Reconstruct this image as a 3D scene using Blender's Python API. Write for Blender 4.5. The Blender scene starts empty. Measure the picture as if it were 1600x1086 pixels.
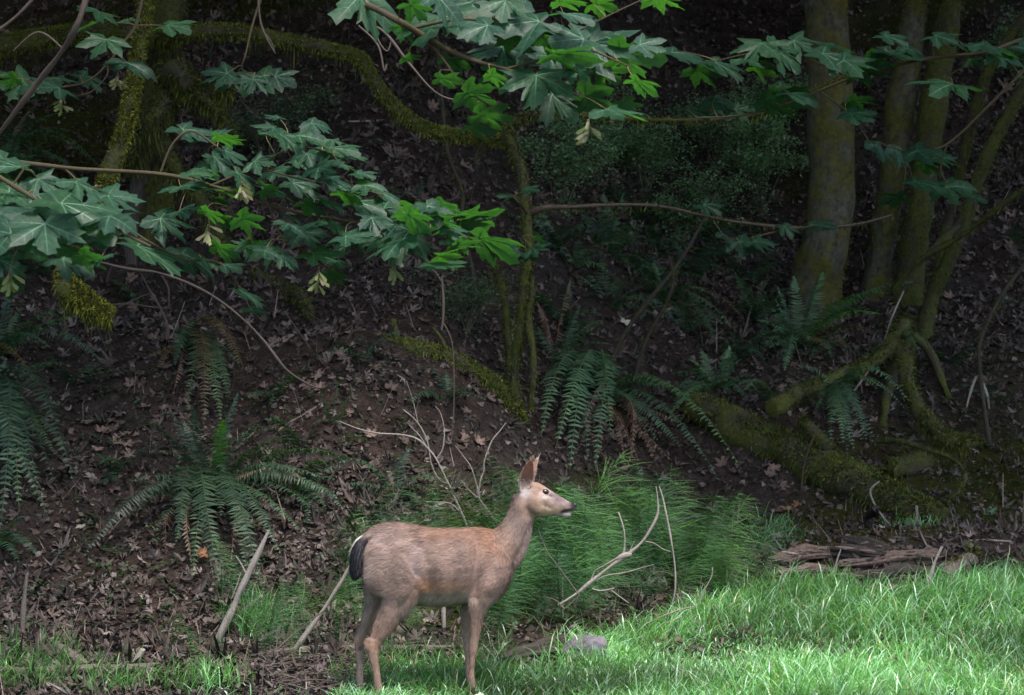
import bpy, math, random
import numpy as np
from mathutils import Vector, Matrix
random.seed(7)
RNG = np.random.default_rng(11)
scene = bpy.context.scene
COL = scene.collection

# ------------------------------------------------------------------ camera
FPX = 4650.0            # focal length in pixels of the 1600 px wide photograph
CAMZ = 1.75
cam_data = bpy.data.cameras.new('camera')
cam = bpy.data.objects.new('camera', cam_data)
COL.objects.link(cam)
cam.location = (0, 0, CAMZ)
cam.rotation_euler = (math.radians(90), 0, 0)
cam_data.sensor_fit = 'HORIZONTAL'
cam_data.sensor_width = 36.0
cam_data.lens = FPX / 1600 * 36.0
cam_data.clip_start = 0.1
cam_data.clip_end = 500
cam_data.dof.use_dof = True
cam_data.dof.focus_distance = 14.9
cam_data.dof.aperture_fstop = 7.1
scene.camera = cam

# ------------------------------------------------------------------ light
SUN_EL, SUN_AZ = math.radians(66), math.radians(150)   # azimuth clockwise from +Y
world = bpy.data.worlds.new('World'); scene.world = world; world.use_nodes = True
wn = world.node_tree.nodes; wl = world.node_tree.links
bg = wn['Background']
sky = wn.new('ShaderNodeTexSky'); sky.sky_type = 'NISHITA'; sky.sun_disc = False
sky.sun_elevation = SUN_EL; sky.sun_rotation = SUN_AZ
sky.air_density = 1.0; sky.dust_density = 3.0; sky.ozone_density = 1.5
wl.new(sky.outputs[0], bg.inputs[0]); bg.inputs[1].default_value = 0.12
sd = bpy.data.lights.new('sun', 'SUN'); sd.energy = 1.5; sd.angle = math.radians(14); sd.color = (1.0, .95, .88)
sun = bpy.data.objects.new('sun', sd); COL.objects.link(sun)
sdir = Vector((math.sin(SUN_AZ) * math.cos(SUN_EL), math.cos(SUN_AZ) * math.cos(SUN_EL), math.sin(SUN_EL)))
sun.rotation_euler = (-sdir).to_track_quat('-Z', 'Y').to_euler()
sun.location = (0, 0, 30)
scene.view_settings.view_transform = 'Standard'
scene.view_settings.look = 'None'
scene.view_settings.gamma = 1
scene.view_settings.use_curve_mapping = False
scene.view_settings.exposure = 2.0

# ------------------------------------------------------------------ small helpers
def P(px, py, Y):
    """a point at distance Y that the photograph shows at (px, py)"""
    return Vector(((px - 800) / FPX * Y, Y, CAMZ - (py - 543) / FPX * Y))

class SNoise:
    """cheap vectorised smooth noise: a sum of rotated sines"""
    def __init__(s, seed, freq, oct=3, n=7):
        r = np.random.default_rng(seed); s.w = []
        for o in range(oct):
            for k in range(n):
                d = r.normal(size=3); d /= np.linalg.norm(d)
                f = freq * 2 ** o * r.uniform(.6, 1.5)
                s.w.append((d * f, r.uniform(0, 6.28), .55 ** o / math.sqrt(n) * 1.3))
    def __call__(s, x, y, z=0):
        t = 0
        for d, p, a in s.w: t = t + a * np.sin(d[0] * x + d[1] * y + d[2] * z + p)
        return t

def tagged(o, label=None, cat=None, group=None, kind=None):
    if label: o['label'] = label
    if cat: o['category'] = cat
    if group: o['group'] = group
    if kind: o['kind'] = kind
    return o

def link_mesh(name, me, mat=None, parent=None, loc=None, smooth=True):
    if mat is not None and len(me.materials) == 0:
        for m in (mat if isinstance(mat, (list, tuple)) else [mat]): me.materials.append(m)
    o = bpy.data.objects.new(name, me); COL.objects.link(o)
    if parent is not None: o.parent = parent
    if loc is not None: o.location = loc
    return o

def empty(name, loc=(0, 0, 0)):
    o = bpy.data.objects.new(name, None); COL.objects.link(o); o.location = loc
    o.empty_display_size = .1
    return o

class MB:
    """collects vertices, triangles / quads, colours and a texture coordinate"""
    def __init__(s): s.v = []; s.f = []; s.c = []; s.t = []; s.m = []; s.n = 0
    def add(s, v, f, col=(1, 1, 1), tc=None, mi=0):
        v = np.asarray(v, float).reshape(-1, 3); f = np.asarray(f, int)
        s.v.append(v); s.f.append(f + s.n); s.m.append(np.full(len(f), mi))
        c = np.asarray(col, float)
        if c.ndim == 1: c = np.tile(c, (len(v), 1))
        s.c.append(c)
        s.t.append(np.zeros((len(v), 3)) if tc is None else np.asarray(tc, float))
        s.n += len(v)
        return s
    def mesh(s, name, mats, smooth=True):
        V = np.concatenate(s.v)
        me = bpy.data.meshes.new(name)
        me.vertices.add(len(V)); me.vertices.foreach_set('co', V.ravel())
        li, st, tot, mi = [], [], [], []
        k = 0
        for f, m in zip(s.f, s.m):
            if len(f) == 0: continue
            n = f.shape[1]
            li.append(f.ravel()); st.append(k + n * np.arange(len(f))); k += f.size; mi.append(m)
        li = np.concatenate(li); st = np.concatenate(st); mi = np.concatenate(mi)
        me.loops.add(len(li)); me.loops.foreach_set('vertex_index', li)
        me.polygons.add(len(st)); me.polygons.foreach_set('loop_start', st)
        me.polygons.foreach_set('material_index', mi)
        me.polygons.foreach_set('use_smooth', np.full(len(st), smooth))
        me.update(calc_edges=True)
        a = me.attributes.new('col', 'FLOAT_COLOR', 'POINT')
        c = np.concatenate(s.c); a.data.foreach_set('color', np.c_[c, np.ones(len(c))].ravel())
        a = me.attributes.new('tc', 'FLOAT_VECTOR', 'POINT')
        a.data.foreach_set('vector', np.concatenate(s.t).ravel())
        for m in (mats if isinstance(mats, (list, tuple)) else [mats]): me.materials.append(m)
        me.validate()
        return me
    def build(s, name, mats, parent=None, loc=None, smooth=True):
        if loc is not None:
            L = np.array(loc); s.v = [v - L for v in s.v]
        return link_mesh(name, s.mesh(name, mats, smooth), None, parent, loc if parent is None else None)

def catmull(pts, per=6):
    p = np.asarray(pts, float); n = len(p); out = []
    if n == 2: return np.array([p[0] + (p[1] - p[0]) * t for t in np.linspace(0, 1, per + 1)])
    for i in range(n - 1):
        p0, p1, p2, p3 = p[max(i - 1, 0)], p[i], p[i + 1], p[min(i + 2, n - 1)]
        for t in np.arange(per) / per:
            out.append(.5 * ((2 * p1) + (-p0 + p2) * t + (2 * p0 - 5 * p1 + 4 * p2 - p3) * t * t + (-p0 + 3 * p1 - 3 * p2 + p3) * t ** 3))
    out.append(p[-1])
    return np.array(out)

def frames(path):
    t = np.gradient(path, axis=0); t /= np.linalg.norm(t, axis=1)[:, None] + 1e-12
    ref = np.array([0, 0, 1.]) if abs(t[0][2]) < .8 else np.array([0, 1., 0])
    N = []; n = ref - t[0] * ref.dot(t[0]); n /= np.linalg.norm(n)
    for i in range(len(path)):
        n = n - t[i] * n.dot(t[i]); n /= np.linalg.norm(n) + 1e-12; N.append(n.copy())
    N = np.array(N); B = np.cross(t, N)
    return t, N, B

def tube(mb, pts, rad, seg=8, per=6, rough=0., nz=None, col=(1, 1, 1), cap=True, mi=0, jag=0., ridge=0.):
    """tapered bumpy tube through pts (n,3); rad list per point. returns path, radii"""
    q = np.c_[np.asarray(pts, float), np.asarray(rad, float)]
    c = catmull(q, per); path, r = c[:, :3], np.maximum(c[:, 3], 1e-4)
    t, N, B = frames(path); n = len(path)
    th = np.arange(seg) / seg * 2 * np.pi
    L = np.r_[0, np.cumsum(np.linalg.norm(np.diff(path, axis=0), axis=1))]
    ct, stn = np.cos(th), np.sin(th)
    R = np.repeat(r[:, None], seg, 1)
    if rough and nz is not None:
        ax = path[:, None, :] + (N[:, None, :] * ct[None, :, None] + B[:, None, :] * stn[None, :, None]) * R[..., None]
        R = R * (1 + rough * nz(ax[..., 0], ax[..., 1], ax[..., 2]))
    if ridge:      # long splintery ridges along the grain
        ph = RNG.uniform(0, 50); rz_ = SNoise(int(ph * 10), 1.0, 3)
        R = R * (1 + ridge * rz_((ct * 5 + ph)[None], (stn * 5)[None], (L * 4.0)[:, None]) + 1.1 * ridge * rz_((ct * 14 + ph)[None], (stn * 14)[None], (L * 7.0)[:, None]))
    V = path[:, None, :] + (N[:, None, :] * ct[None, :, None] + B[:, None, :] * stn[None, :, None]) * R[..., None]
    if jag:
        j = RNG.uniform(-jag, jag, (2, seg))
        V[0] += t[0] * j[0][:, None]; V[-1] += t[-1] * j[1][:, None]
    tc = np.stack([np.tile(ct, (n, 1)) * r[:, None], np.tile(stn, (n, 1)) * r[:, None], np.tile(L[:, None], (1, seg))], -1)
    i = np.arange(n - 1)[:, None] * seg; j = np.arange(seg)[None]; j2 = (j + 1) % seg
    F = np.stack([i + j, i + j2, i + seg + j2, i + seg + j], -1).reshape(-1, 4)
    mb.add(V.reshape(-1, 3), F, col, tc.reshape(-1, 3), mi)
    if cap:
        for e, idx in ((0, -.15), (n - 1, .15)):
            ring = V[e]; ctr = ring.mean(0) + t[e] * r[e] * idx
            vv = np.vstack([ring, ctr[None]])
            ff = [[k, (k + 1) % seg, seg] if e else [(k + 1) % seg, k, seg] for k in range(seg)]
            mb.add(vv, ff, col, np.vstack([tc[e], tc[e].mean(0)[None]]), mi)
    return path, r

def fuzz(mb, path, r, n, ln, wd, cols, hang=.5, up=.3, side=None):
    """moss: many tiny blades standing off and hanging from a tube"""
    t, N, B = frames(path); m = len(path)
    k = RNG.integers(0, m - 1, n); u = RNG.random(n)[:, None]
    c = path[k] * (1 - u) + path[k + 1] * u
    th = RNG.uniform(0, 2 * np.pi, n)
    nor = N[k] * np.cos(th)[:, None] + B[k] * np.sin(th)[:, None]
    if side is not None:
        keep = nor @ np.asarray(side, float) > RNG.uniform(-.5, .6, n)
        c, nor, k, th = c[keep], nor[keep], k[keep], th[keep]; n = len(c)
    rr = r[k][:, None] * RNG.uniform(.85, 1.05, (n, 1))
    b = c + nor * rr
    under = np.clip(-nor[:, 2], 0, 1)
    L = 1.25 * ln * RNG.uniform(.3, 1.5, n) * (1 + hang * 2.0 * under * RNG.random(n) ** 2)
    d = nor * RNG.uniform(.3, .9, (n, 1)) + RNG.normal(0, .45, (n, 3))
    d[:, 2] += up * (nor[:, 2] > 0) - hang * (under * 2.5 + .3)
    d /= np.linalg.norm(d, axis=1)[:, None]
    s = np.cross(d, RNG.normal(size=(n, 3))); s /= np.linalg.norm(s, axis=1)[:, None]
    w = 1.15 * wd * RNG.uniform(.6, 1.4, n)[:, None]
    mid = b + d * (L * .5)[:, None]
    V = np.stack([b - s * w * .5, b + s * w * .5, mid + s * w * .45, mid - s * w * .45, b + d * L[:, None]], 1)
    V[:, 4, 2] -= L * .15
    i = np.arange(n)[:, None] * 5
    cols = np.asarray(cols, float); cc = cols[RNG.integers(0, len(cols), n)] * RNG.uniform(.5, 1.4, (n, 1))
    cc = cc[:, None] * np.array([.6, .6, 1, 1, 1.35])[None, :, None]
    F4 = i + np.array([[0, 1, 2, 3]]); F3 = i + np.array([[3, 2, 4]])
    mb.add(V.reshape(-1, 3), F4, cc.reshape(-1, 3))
    mb.f.append(F3 + mb.n - 5 * n); mb.m.append(np.zeros(n, int))

def blobmesh(name, ctr, rad, mat_, parent, n=14, shape=None):
    th = np.linspace(0, np.pi, n); ph = np.arange(2 * n) / (2 * n) * 2 * np.pi
    T, Ph = np.meshgrid(th, ph, indexing='ij')
    S = np.stack([np.sin(T) * np.cos(Ph), np.sin(T) * np.sin(Ph), np.cos(T)], -1)
    if shape is not None: S = shape(S)
    Vv = np.array(ctr) + S * np.array(rad)
    i = np.arange(n - 1)[:, None] * 2 * n; j = np.arange(2 * n)[None]; j2 = (j + 1) % (2 * n)
    mb = MB(); mb.add(Vv.reshape(-1, 3), np.stack([i + j, i + 2 * n + j, i + 2 * n + j2, i + j2], -1).reshape(-1, 4), tc=S.reshape(-1, 3) * np.array(rad))
    return mb.build(name, mat_, parent)

# ------------------------------------------------------------------ materials
def new_mat(name):
    m = bpy.data.materials.new(name); m.use_nodes = True
    nt = m.node_tree; nt.nodes.clear()
    out = nt.nodes.new('ShaderNodeOutputMaterial')
    return m, nt, out

def _noise(nt, vec, scale, detail=4, rough=.6):
    n = nt.nodes.new('ShaderNodeTexNoise'); n.inputs['Scale'].default_value = scale
    n.inputs['Detail'].default_value = detail; n.inputs['Roughness'].default_value = rough
    if vec is not None: nt.links.new(vec, n.inputs['Vector'])
    return n.outputs['Fac']

def _ramp(nt, fac, stops):
    r = nt.nodes.new('ShaderNodeValToRGB'); e = r.color_ramp.elements
    while len(e) < len(stops): e.new(.5)
    for k, (p, c) in enumerate(stops):
        e[k].position = p; e[k].color = (*c, 1) if len(c) == 3 else c
    nt.links.new(fac, r.inputs[0]); return r.outputs[0]

def _mix(nt, fac, a, b, mode='MIX'):
    m = nt.nodes.new('ShaderNodeMix'); m.data_type = 'RGBA'; m.blend_type = mode
    for s, x in ((m.inputs[0], fac), (m.inputs[6], a), (m.inputs[7], b)):
        if isinstance(x, (int, float)): s.default_value = x
        elif isinstance(x, tuple): s.default_value = (*x, 1)
        else: nt.links.new(x, s)
    return m.outputs[2]

def _attr(nt, name):
    a = nt.nodes.new('ShaderNodeAttribute'); a.attribute_name = name; return a

def _bump(nt, h, strength, dist):
    b = nt.nodes.new('ShaderNodeBump'); b.inputs['Strength'].default_value = strength
    b.inputs['Distance'].default_value = dist; nt.links.new(h, b.inputs['Height']); return b.outputs[0]

def _pbsdf(nt, col, rough=.7, spec=.3, normal=None):
    p = nt.nodes.new('ShaderNodeBsdfPrincipled')
    if isinstance(col, tuple): p.inputs['Base Color'].default_value = (*col, 1)
    else: nt.links.new(col, p.inputs['Base Color'])
    if isinstance(rough, (int, float)): p.inputs['Roughness'].default_value = rough
    else: nt.links.new(rough, p.inputs['Roughness'])
    p.inputs['Specular IOR Level'].default_value = spec
    if normal is not None: nt.links.new(normal, p.inputs['Normal'])
    return p

def mat_leaf(name, tint=(1, 1, 1), trans=.4, tcol=(1.5, 1.9, .35), rough=.42, spec=.5, var=.25, nscale=6., objvar=0.):
    """thin green stuff: vertex colour x noise, a glossy front and light coming through"""
    m, nt, out = new_mat(name)
    c = _attr(nt, 'col').outputs['Color']
    tcn = nt.nodes.new('ShaderNodeTexCoord')
    nz = _noise(nt, tcn.outputs['Object'], nscale)
    g = _ramp(nt, nz, [(.25, (1 - var,) * 3), (.75, (1 + var,) * 3)])
    c = _mix(nt, 1., c, g, 'MULTIPLY'); c = _mix(nt, 1., c, tint, 'MULTIPLY')
    if objvar:
        oi = nt.nodes.new('ShaderNodeObjectInfo')
        r = _ramp(nt, oi.outputs['Random'], [(0, (1 - objvar, 1 - objvar, 1 - objvar * .6)), (.5, (1, 1, 1)), (1, (1 + objvar * 1.1, 1 + objvar * .8, 1 - objvar * .5))])
        c = _mix(nt, 1., c, r, 'MULTIPLY')
    p = _pbsdf(nt, c, rough, spec, _bump(nt, nz, .25, .01))
    tr = nt.nodes.new('ShaderNodeBsdfTranslucent')
    nt.links.new(_mix(nt, 1., c, tcol, 'MULTIPLY'), tr.inputs[0])
    mx = nt.nodes.new('ShaderNodeMixShader'); mx.inputs[0].default_value = trans
    nt.links.new(p.outputs[0], mx.inputs[1]); nt.links.new(tr.outputs[0], mx.inputs[2])
    nt.links.new(mx.outputs[0], out.inputs[0]); return m

def mat_vcol(name, rough=.8, spec=.2, nscale=25., var=.35, bump=.4, bd=.01, sheen=0.):
    m, nt, out = new_mat(name)
    c = _attr(nt, 'col').outputs['Color']
    tcn = nt.nodes.new('ShaderNodeTexCoord')
    nz = _noise(nt, tcn.outputs['Object'], nscale, 5)
    g = _ramp(nt, nz, [(.25, (1 - var,) * 3), (.75, (1 + var,) * 3)])
    c = _mix(nt, 1., c, g, 'MULTIPLY')
    p = _pbsdf(nt, c, rough, spec, _bump(nt, nz, bump, bd))
    if sheen:
        p.inputs['Sheen Weight'].default_value = sheen; p.inputs['Sheen Roughness'].default_value = .5
    nt.links.new(p.outputs[0], out.inputs[0]); return m

def mat_bark(name, c0, c1, streak=(18, 18, 2.2), moss=None, moss_amt=.5, scale=1., fine=45, rough=.85, bd=.02, spec=.2):
    """bark or weathered wood, streaked along the stem; optional moss patches"""
    m, nt, out = new_mat(name)
    tc = _attr(nt, 'tc').outputs['Vector']
    mp = nt.nodes.new('ShaderNodeMapping'); mp.inputs['Scale'].default_value = streak
    nt.links.new(tc, mp.inputs['Vector'])
    a = _noise(nt, mp.outputs[0], scale, 6, .65)
    oc = nt.nodes.new('ShaderNodeTexCoord').outputs['Object']
    b = _noise(nt, oc, fine, 5, .7)
    h = _mix(nt, .45, a, b)
    col = _ramp(nt, h, [(.32, c0), (.55, tuple((x + y) / 2 for x, y in zip(c0, c1))), (.72, c1)])
    if moss:
        f = _noise(nt, oc, 5.0, 5, .65)
        k = _ramp(nt, f, [(1 - moss_amt - .08, (0, 0, 0)), (1 - moss_amt + .08, (1, 1, 1))])
        mc = _ramp(nt, b, [(.3, tuple(x * .5 for x in moss)), (.7, tuple(x * 1.4 for x in moss))])
        col = _mix(nt, k, col, mc)
    p = _pbsdf(nt, col, rough, spec, _bump(nt, h, .9, bd))
    nt.links.new(p.outputs[0], out.inputs[0]); return m
M = {}
M['bark'] = mat_bark('maple_bark', (.014, .014, .011), (.13, .122, .095), (22, 22, 12), moss=(.065, .062, .014), moss_amt=.5, fine=20)
M['mossy_bark'] = mat_bark('mossy_bark', (.018, .015, .011), (.085, .07, .052), moss=(.052, .06, .012), moss_amt=.53, fine=40)
M['dark_bark'] = mat_bark('dark_sapling_bark', (.018, .015, .012), (.075, .064, .05), moss=(.05, .05, .01), moss_amt=.4, fine=30)
M['twig'] = mat_bark('twig_bark', (.045, .034, .028), (.11, .085, .072), (260, 260, 10), fine=90, bd=.004)
M['twig_green'] = mat_bark('green_twig_bark', (.03, .026, .014), (.08, .062, .036), (260, 260, 10), fine=90, bd=.004)
M['dead'] = mat_bark('bleached_dead_wood', (.085, .07, .06), (.42, .37, .33), (190, 190, 9), fine=110, bd=.006)
M['deadbrown'] = mat_bark('brown_dead_wood', (.035, .027, .023), (.22, .18, .155), (150, 150, 8), fine=90, bd=.01)
M['rot'] = mat_bark('rotten_wood', (.014, .010, .008), (.26, .185, .145), (85, 85, 5), fine=60, bd=.03)
M['rotdark'] = mat_bark('charred_rotten_wood', (.008, .007, .006), (.09, .072, .062), (85, 85, 5), fine=60, bd=.03)
M['moss'] = mat_vcol('moss', .9, .1, 30, .35, .2)
M['litter'] = mat_vcol('dry_leaf', .75, .25, 28, .4, .3, .006)
M['maple'] = mat_leaf('maple_leaf', trans=.48, tcol=(2.4, 2.8, .45), rough=.5, spec=.34, var=.3, nscale=9, objvar=.22)
M['vein'] = mat_leaf('maple_leaf_vein', trans=.2, rough=.5, spec=.4)
M['crown'] = mat_leaf('canopy_leaf', trans=.16, rough=.5)
M['fern'] = mat_leaf('fern_frond', trans=.25, tcol=(1.3, 1.9, .35), rough=.5, spec=.4, var=.3, nscale=5, objvar=.25)
M['deadfern'] = mat_vcol('dead_fern_frond', .85, .15, 20, .35)
M['grass'] = mat_leaf('grass_blade', trans=.3, tcol=(1.3, 1.6, .4), rough=.36, spec=.6, var=.3, nscale=2.2)
M['horsetail'] = mat_leaf('horsetail_stem', trans=.15, tcol=(1.2, 1.7, .4), rough=.55, spec=.22, var=.4, nscale=5, objvar=.5)
M['shrub'] = mat_leaf('shrub_leaf', trans=.25, tcol=(1.3, 1.8, .4), rough=.5, spec=.4, var=.3, nscale=4)
M['samara'] = mat_leaf('maple_seed_wing', trans=.35, tcol=(1.3, 1.3, .6), rough=.55)
M['rock'] = mat_bark('grey_violet_stone', (.05, .043, .05), (.2, .18, .205), (9, 9, 9), fine=30, bd=.015)

# ---- soil: dark humus, rusty needle litter, green moss where it has spread
m, nt, out = new_mat('forest_soil')
oc = nt.nodes.new('ShaderNodeTexCoord').outputs['Object']
n1 = _noise(nt, oc, 9, 8, .72); n2 = _noise(nt, oc, 1.1, 4, .6); n3 = _noise(nt, oc, 38, 5, .75)
hmix = _mix(nt, .5, n1, n3)
c = _ramp(nt, hmix, [(.30, (.008, .007, .006)), (.46, (.022, .017, .0145)), (.58, (.046, .036, .031)), (.72, (.10, .08, .07))])
red = _ramp(nt, n2, [(.42, (1, 1, 1)), (.66, (1.08, .93, .86))])
c = _mix(nt, 1., c, red, 'MULTIPLY')
mossm = _attr(nt, 'col').outputs['Color']
mcol = _ramp(nt, hmix, [(.32, (.008, .009, .002)), (.55, (.034, .036, .006)), (.75, (.07, .07, .012))])
c = _mix(nt, mossm, c, mcol)
p = _pbsdf(nt, c, .9, .12, _bump(nt, hmix, 1., .05))
nt.links.new(p.outputs[0], out.inputs[0]); M['soil'] = m

# ---- gravel path
m, nt, out = new_mat('gravel')
oc = nt.nodes.new('ShaderNodeTexCoord').outputs['Object']
n1 = _noise(nt, oc, 45, 6, .8)
c = _ramp(nt, n1, [(.3, (.06, .05, .048)), (.6, (.22, .2, .195)), (.75, (.36, .33, .32))])
nt.links.new(_pbsdf(nt, c, .9, .2, _bump(nt, n1, .8, .02)).outputs[0], out.inputs[0]); M['gravel'] = m

# ------------------------------------------------------------------ terrain
NB, NS, NF_ = SNoise(1, 1.1, 3), SNoise(2, 5.0, 2), SNoise(3, 16., 2)
YR = [-60, 13, 15, 16.5, 18, 19.5, 21, 23, 25.5, 28, 34, 45, 70, 140]
ZR = [-.4, -.02, 0, .10, .36, .66, 1.15, 2.1, 3.5, 5.0, 9., 16., 24., 40.]
YL = [-60, 13, 15, 16, 17, 18, 20, 22.5, 26, 32, 45, 70, 140]
ZL = [-.4, -.02, 0, .13, .42, .85, 1.92, 3.4, 5.6, 9.5, 17., 25., 40.]
def sstep(a, b, x):
    t = np.clip((x - a) / (b - a), 0, 1); return t * t * (3 - 2 * t)
DEER_XY = ((675 - 800) / FPX * 15.0, 15.0)
_LEVEL = [0.]
def ground_z(X, Y):
    X = np.asarray(X, float); Y = np.asarray(Y, float)
    def prof(ys, zs):     # smoothed profile
        return sum(np.interp(Y + d, ys, zs) for d in (-.5, -.25, 0, .25, .5)) / 5
    w = sstep(-1.0, 1.6, X)
    z = prof(YL, ZL) * (1 - w) + prof(YR, ZR) * w
    k = sstep(15.6, 18, Y); far = sstep(24, 40, Y)
    z = z + k * (.11 * NB(X, Y) * (1 + 2 * far) + .034 * NS(X, Y) + .013 * NF_(X, Y)) + .012 * NS(X * .5, Y * .5) * sstep(5, 14, Y)
    # hollow with a cut bank under the big hanging fern
    z = z - .22 * np.exp(-((X - .62) / .55) ** 2 - ((Y - 18.7) / .5) ** 2) + .16 * np.exp(-((X - .62) / .6) ** 2 - ((Y - 19.6) / .45) ** 2)
    # dark hollow below the old maple on the bank
    z = z - .4 * np.exp(-((X + 2.55) / .45) ** 2 - ((Y - 20.9) / .5) ** 2)
    # trodden level spot where the deer stands
    z = z - _LEVEL[0] * np.exp(-((X - DEER_XY[0]) / .9) ** 2 - ((Y - DEER_XY[1]) / .55) ** 2)
    return z
_LEVEL[0] = float(ground_z(*DEER_XY))
def G(px, py):
    """where the line of sight through (px, py) meets the ground"""
    Y = np.arange(13.0, 45, .02)
    x = (px - 800) / FPX * Y; zr = CAMZ - (py - 543) / FPX * Y
    d = ground_z(x, Y) - zr
    i = np.argmax(d > 0)
    return P(px, py, Y[i])
def Gv(px, py, n=400):
    """G for whole arrays"""
    px, py = np.asarray(px, float), np.asarray(py, float); out = np.zeros((len(px), 3))
    Yc = np.linspace(13.5, 30, n)
    for a in range(0, len(px), 400):
        q = slice(a, a + 400); x = (px[q, None] - 800) / FPX * Yc; zr = CAMZ - (py[q, None] - 543) / FPX * Yc
        i = np.argmax(ground_z(x, Yc[None] + 0 * x) > zr, 1); y = Yc[i]
        x = (px[q] - 800) / FPX * y; out[q] = np.stack([x, y, ground_z(x, y)], -1)
    return out
def on_ground(x, y, dz=0.): return Vector((x, y, float(ground_z(x, y)) + dz))
def to_px(x, y, z): return 800 + FPX * x / y, 543 + FPX * (CAMZ - z) / y

xs = np.unique(np.r_[np.linspace(-90, -8, 14), np.linspace(-8, -4.2, 20), np.linspace(-4.2, 4.2, 170), np.linspace(4.2, 8, 20), np.linspace(8, 90, 14)])
ys = np.unique(np.r_[np.linspace(-60, 8, 16), np.linspace(8, 14, 30), np.linspace(14, 27, 260), np.linspace(27, 36, 60), np.linspace(36, 140, 30)])
GX, GY = np.meshgrid(xs, ys); GZ = ground_z(GX, GY)
NM = SNoise(9, 1.6, 3)
def moss_mask(X, Y):
    px, py = to_px(X, Y, ground_z(X, Y))
    a = np.exp(-((px - 610 - (py - 460) * 1.0) / 190) ** 2 - ((py - 450) / 70) ** 2) * 1.2
    a = a + .5 * np.exp(-((px - 1040) / 260) ** 2 - ((py - 420) / 160) ** 2) + .8 * np.exp(-((px - 950) / 120) ** 2 - ((py - 730) / 60) ** 2) + .7 * np.exp(-((px - 420) / 120) ** 2 - ((py - 300) / 90) ** 2)
    a = a + .75 * np.exp(-((px - 1590) / 60) ** 2 - ((py - 740) / 45) ** 2) + .6 * np.exp(-((px - 230) / 190) ** 2 - ((py - 905) / 30) ** 2)
    return np.clip((a + .55 * NM(X, Y) - .38) * 2.2, 0, 1)
mk = moss_mask(GX, GY)
nx, ny = len(xs), len(ys)
i = np.arange(ny - 1)[:, None] * nx; j = np.arange(nx - 1)[None]
F = np.stack([i + j, i + j + 1, i + nx + j + 1, i + nx + j], -1).reshape(-1, 4)
mb = MB(); mb.add(np.stack([GX, GY, GZ], -1).reshape(-1, 3), F, np.repeat(mk.reshape(-1, 1), 3, 1))
ground = tagged(mb.build('ground', M['soil']), kind='structure')

# gravel path that cuts the near right-hand corner of the grass
def path_edge(y): return 2.32 + (15.12 - y) * -.55 + .05 * np.sin(y * 3.1)
mb = MB(); yy = np.linspace(-20, 15.35, 120); uu = np.linspace(0, 1, 12)
YY, UU = np.meshgrid(yy, uu, indexing='ij')
XX = path_edge(YY) + .55 + UU * 2.2 + .03 * np.sin(YY * 9 + UU * 4)
XX = np.where(YY > 14.4, XX + (YY - 14.4) * .9 - .35, XX - .35)
ZZ = ground_z(XX, YY) + .012 + .012 * np.sin(np.pi * UU)
i = np.arange(119)[:, None] * 12; j = np.arange(11)[None]
mb.add(np.stack([XX, YY, ZZ], -1).reshape(-1, 3), np.stack([i + j, i + j + 1, i + 13 + j, i + 12 + j], -1).reshape(-1, 4))
tagged(mb.build('path', M['gravel']), kind='structure')

# ------------------------------------------------------------------ leaf litter
HALF = [(0, 1.0), (6, .88), (12, .87), (14, .72), (20, .71), (22, .55), (26, .43), (31, .52), (34, .72), (40, .78), (46, 1.0), (53, .84),
        (60, .81), (63, .62), (70, .58), (77, .42), (86, .48), (92, .62), (102, .76), (110, .6), (121, .55), (133, .4), (155, .3), (176, .08)]
def leaf_outline(half, jit=0., r=None):
    a = [(d, rr) for d, rr in half] + [(360 - d, rr) for d, rr in half[::-1] if d > 0]
    if jit: a = [(d + r.normal(0, 1.6), rr * (1 + r.normal(0, jit))) for d, rr in a]
    return np.array([[math.cos(math.radians(d)) * rr, math.sin(math.radians(d)) * rr] for d, rr in a])
LOWHALF = [(0, 1.0), (16, .68), (25, .34), (47, .95), (66, .6), (77, .32), (103, .7), (132, .32), (175, .08)]

def litter_leaves(mb, pos, nor, size, cols, curl=.5):
    """n curled dry leaves as fans of triangles"""
    n = len(pos); base = leaf_outline(LOWHALF); m = len(base)
    o = np.repeat(base[None], n, 0) * (1 + RNG.normal(0, .09, (n, m, 1)))
    r2 = (o ** 2).sum(-1)
    kx, ky = RNG.normal(.15, curl, (n, 1)), RNG.normal(.15, curl, (n, 1))
    z = kx * o[..., 0] ** 2 + ky * o[..., 1] ** 2 + RNG.normal(0, .07, (n, m))
    L = np.concatenate([np.concatenate([o, z[..., None]], -1), np.zeros((n, 1, 3))], 1) * size[:, None, None]
    t = np.cross(nor, RNG.normal(size=(n, 3))); t /= np.linalg.norm(t, axis=1)[:, None]; b = np.cross(nor, t)
    V = pos[:, None] + L[..., :1] * t[:, None] + L[..., 1:2] * b[:, None] + L[..., 2:] * nor[:, None]
    k = np.arange(m); fan = np.stack([np.full(m, m), k, (k + 1) % m], 1)
    Fq = (np.arange(n)[:, None, None] * (m + 1) + fan[None]).reshape(-1, 3)
    c = np.repeat(cols[:, None], m + 1, 1)
    mb.add(V.reshape(-1, 3), Fq, c.reshape(-1, 3))

def ground_normal(x, y, e=.06):
    n = np.stack([-(ground_z(x + e, y) - ground_z(x - e, y)) / (2 * e), -(ground_z(x, y + e) - ground_z(x, y - e)) / (2 * e), np.ones_like(x)], -1)
    return n / np.linalg.norm(n, axis=1)[:, None]

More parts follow.
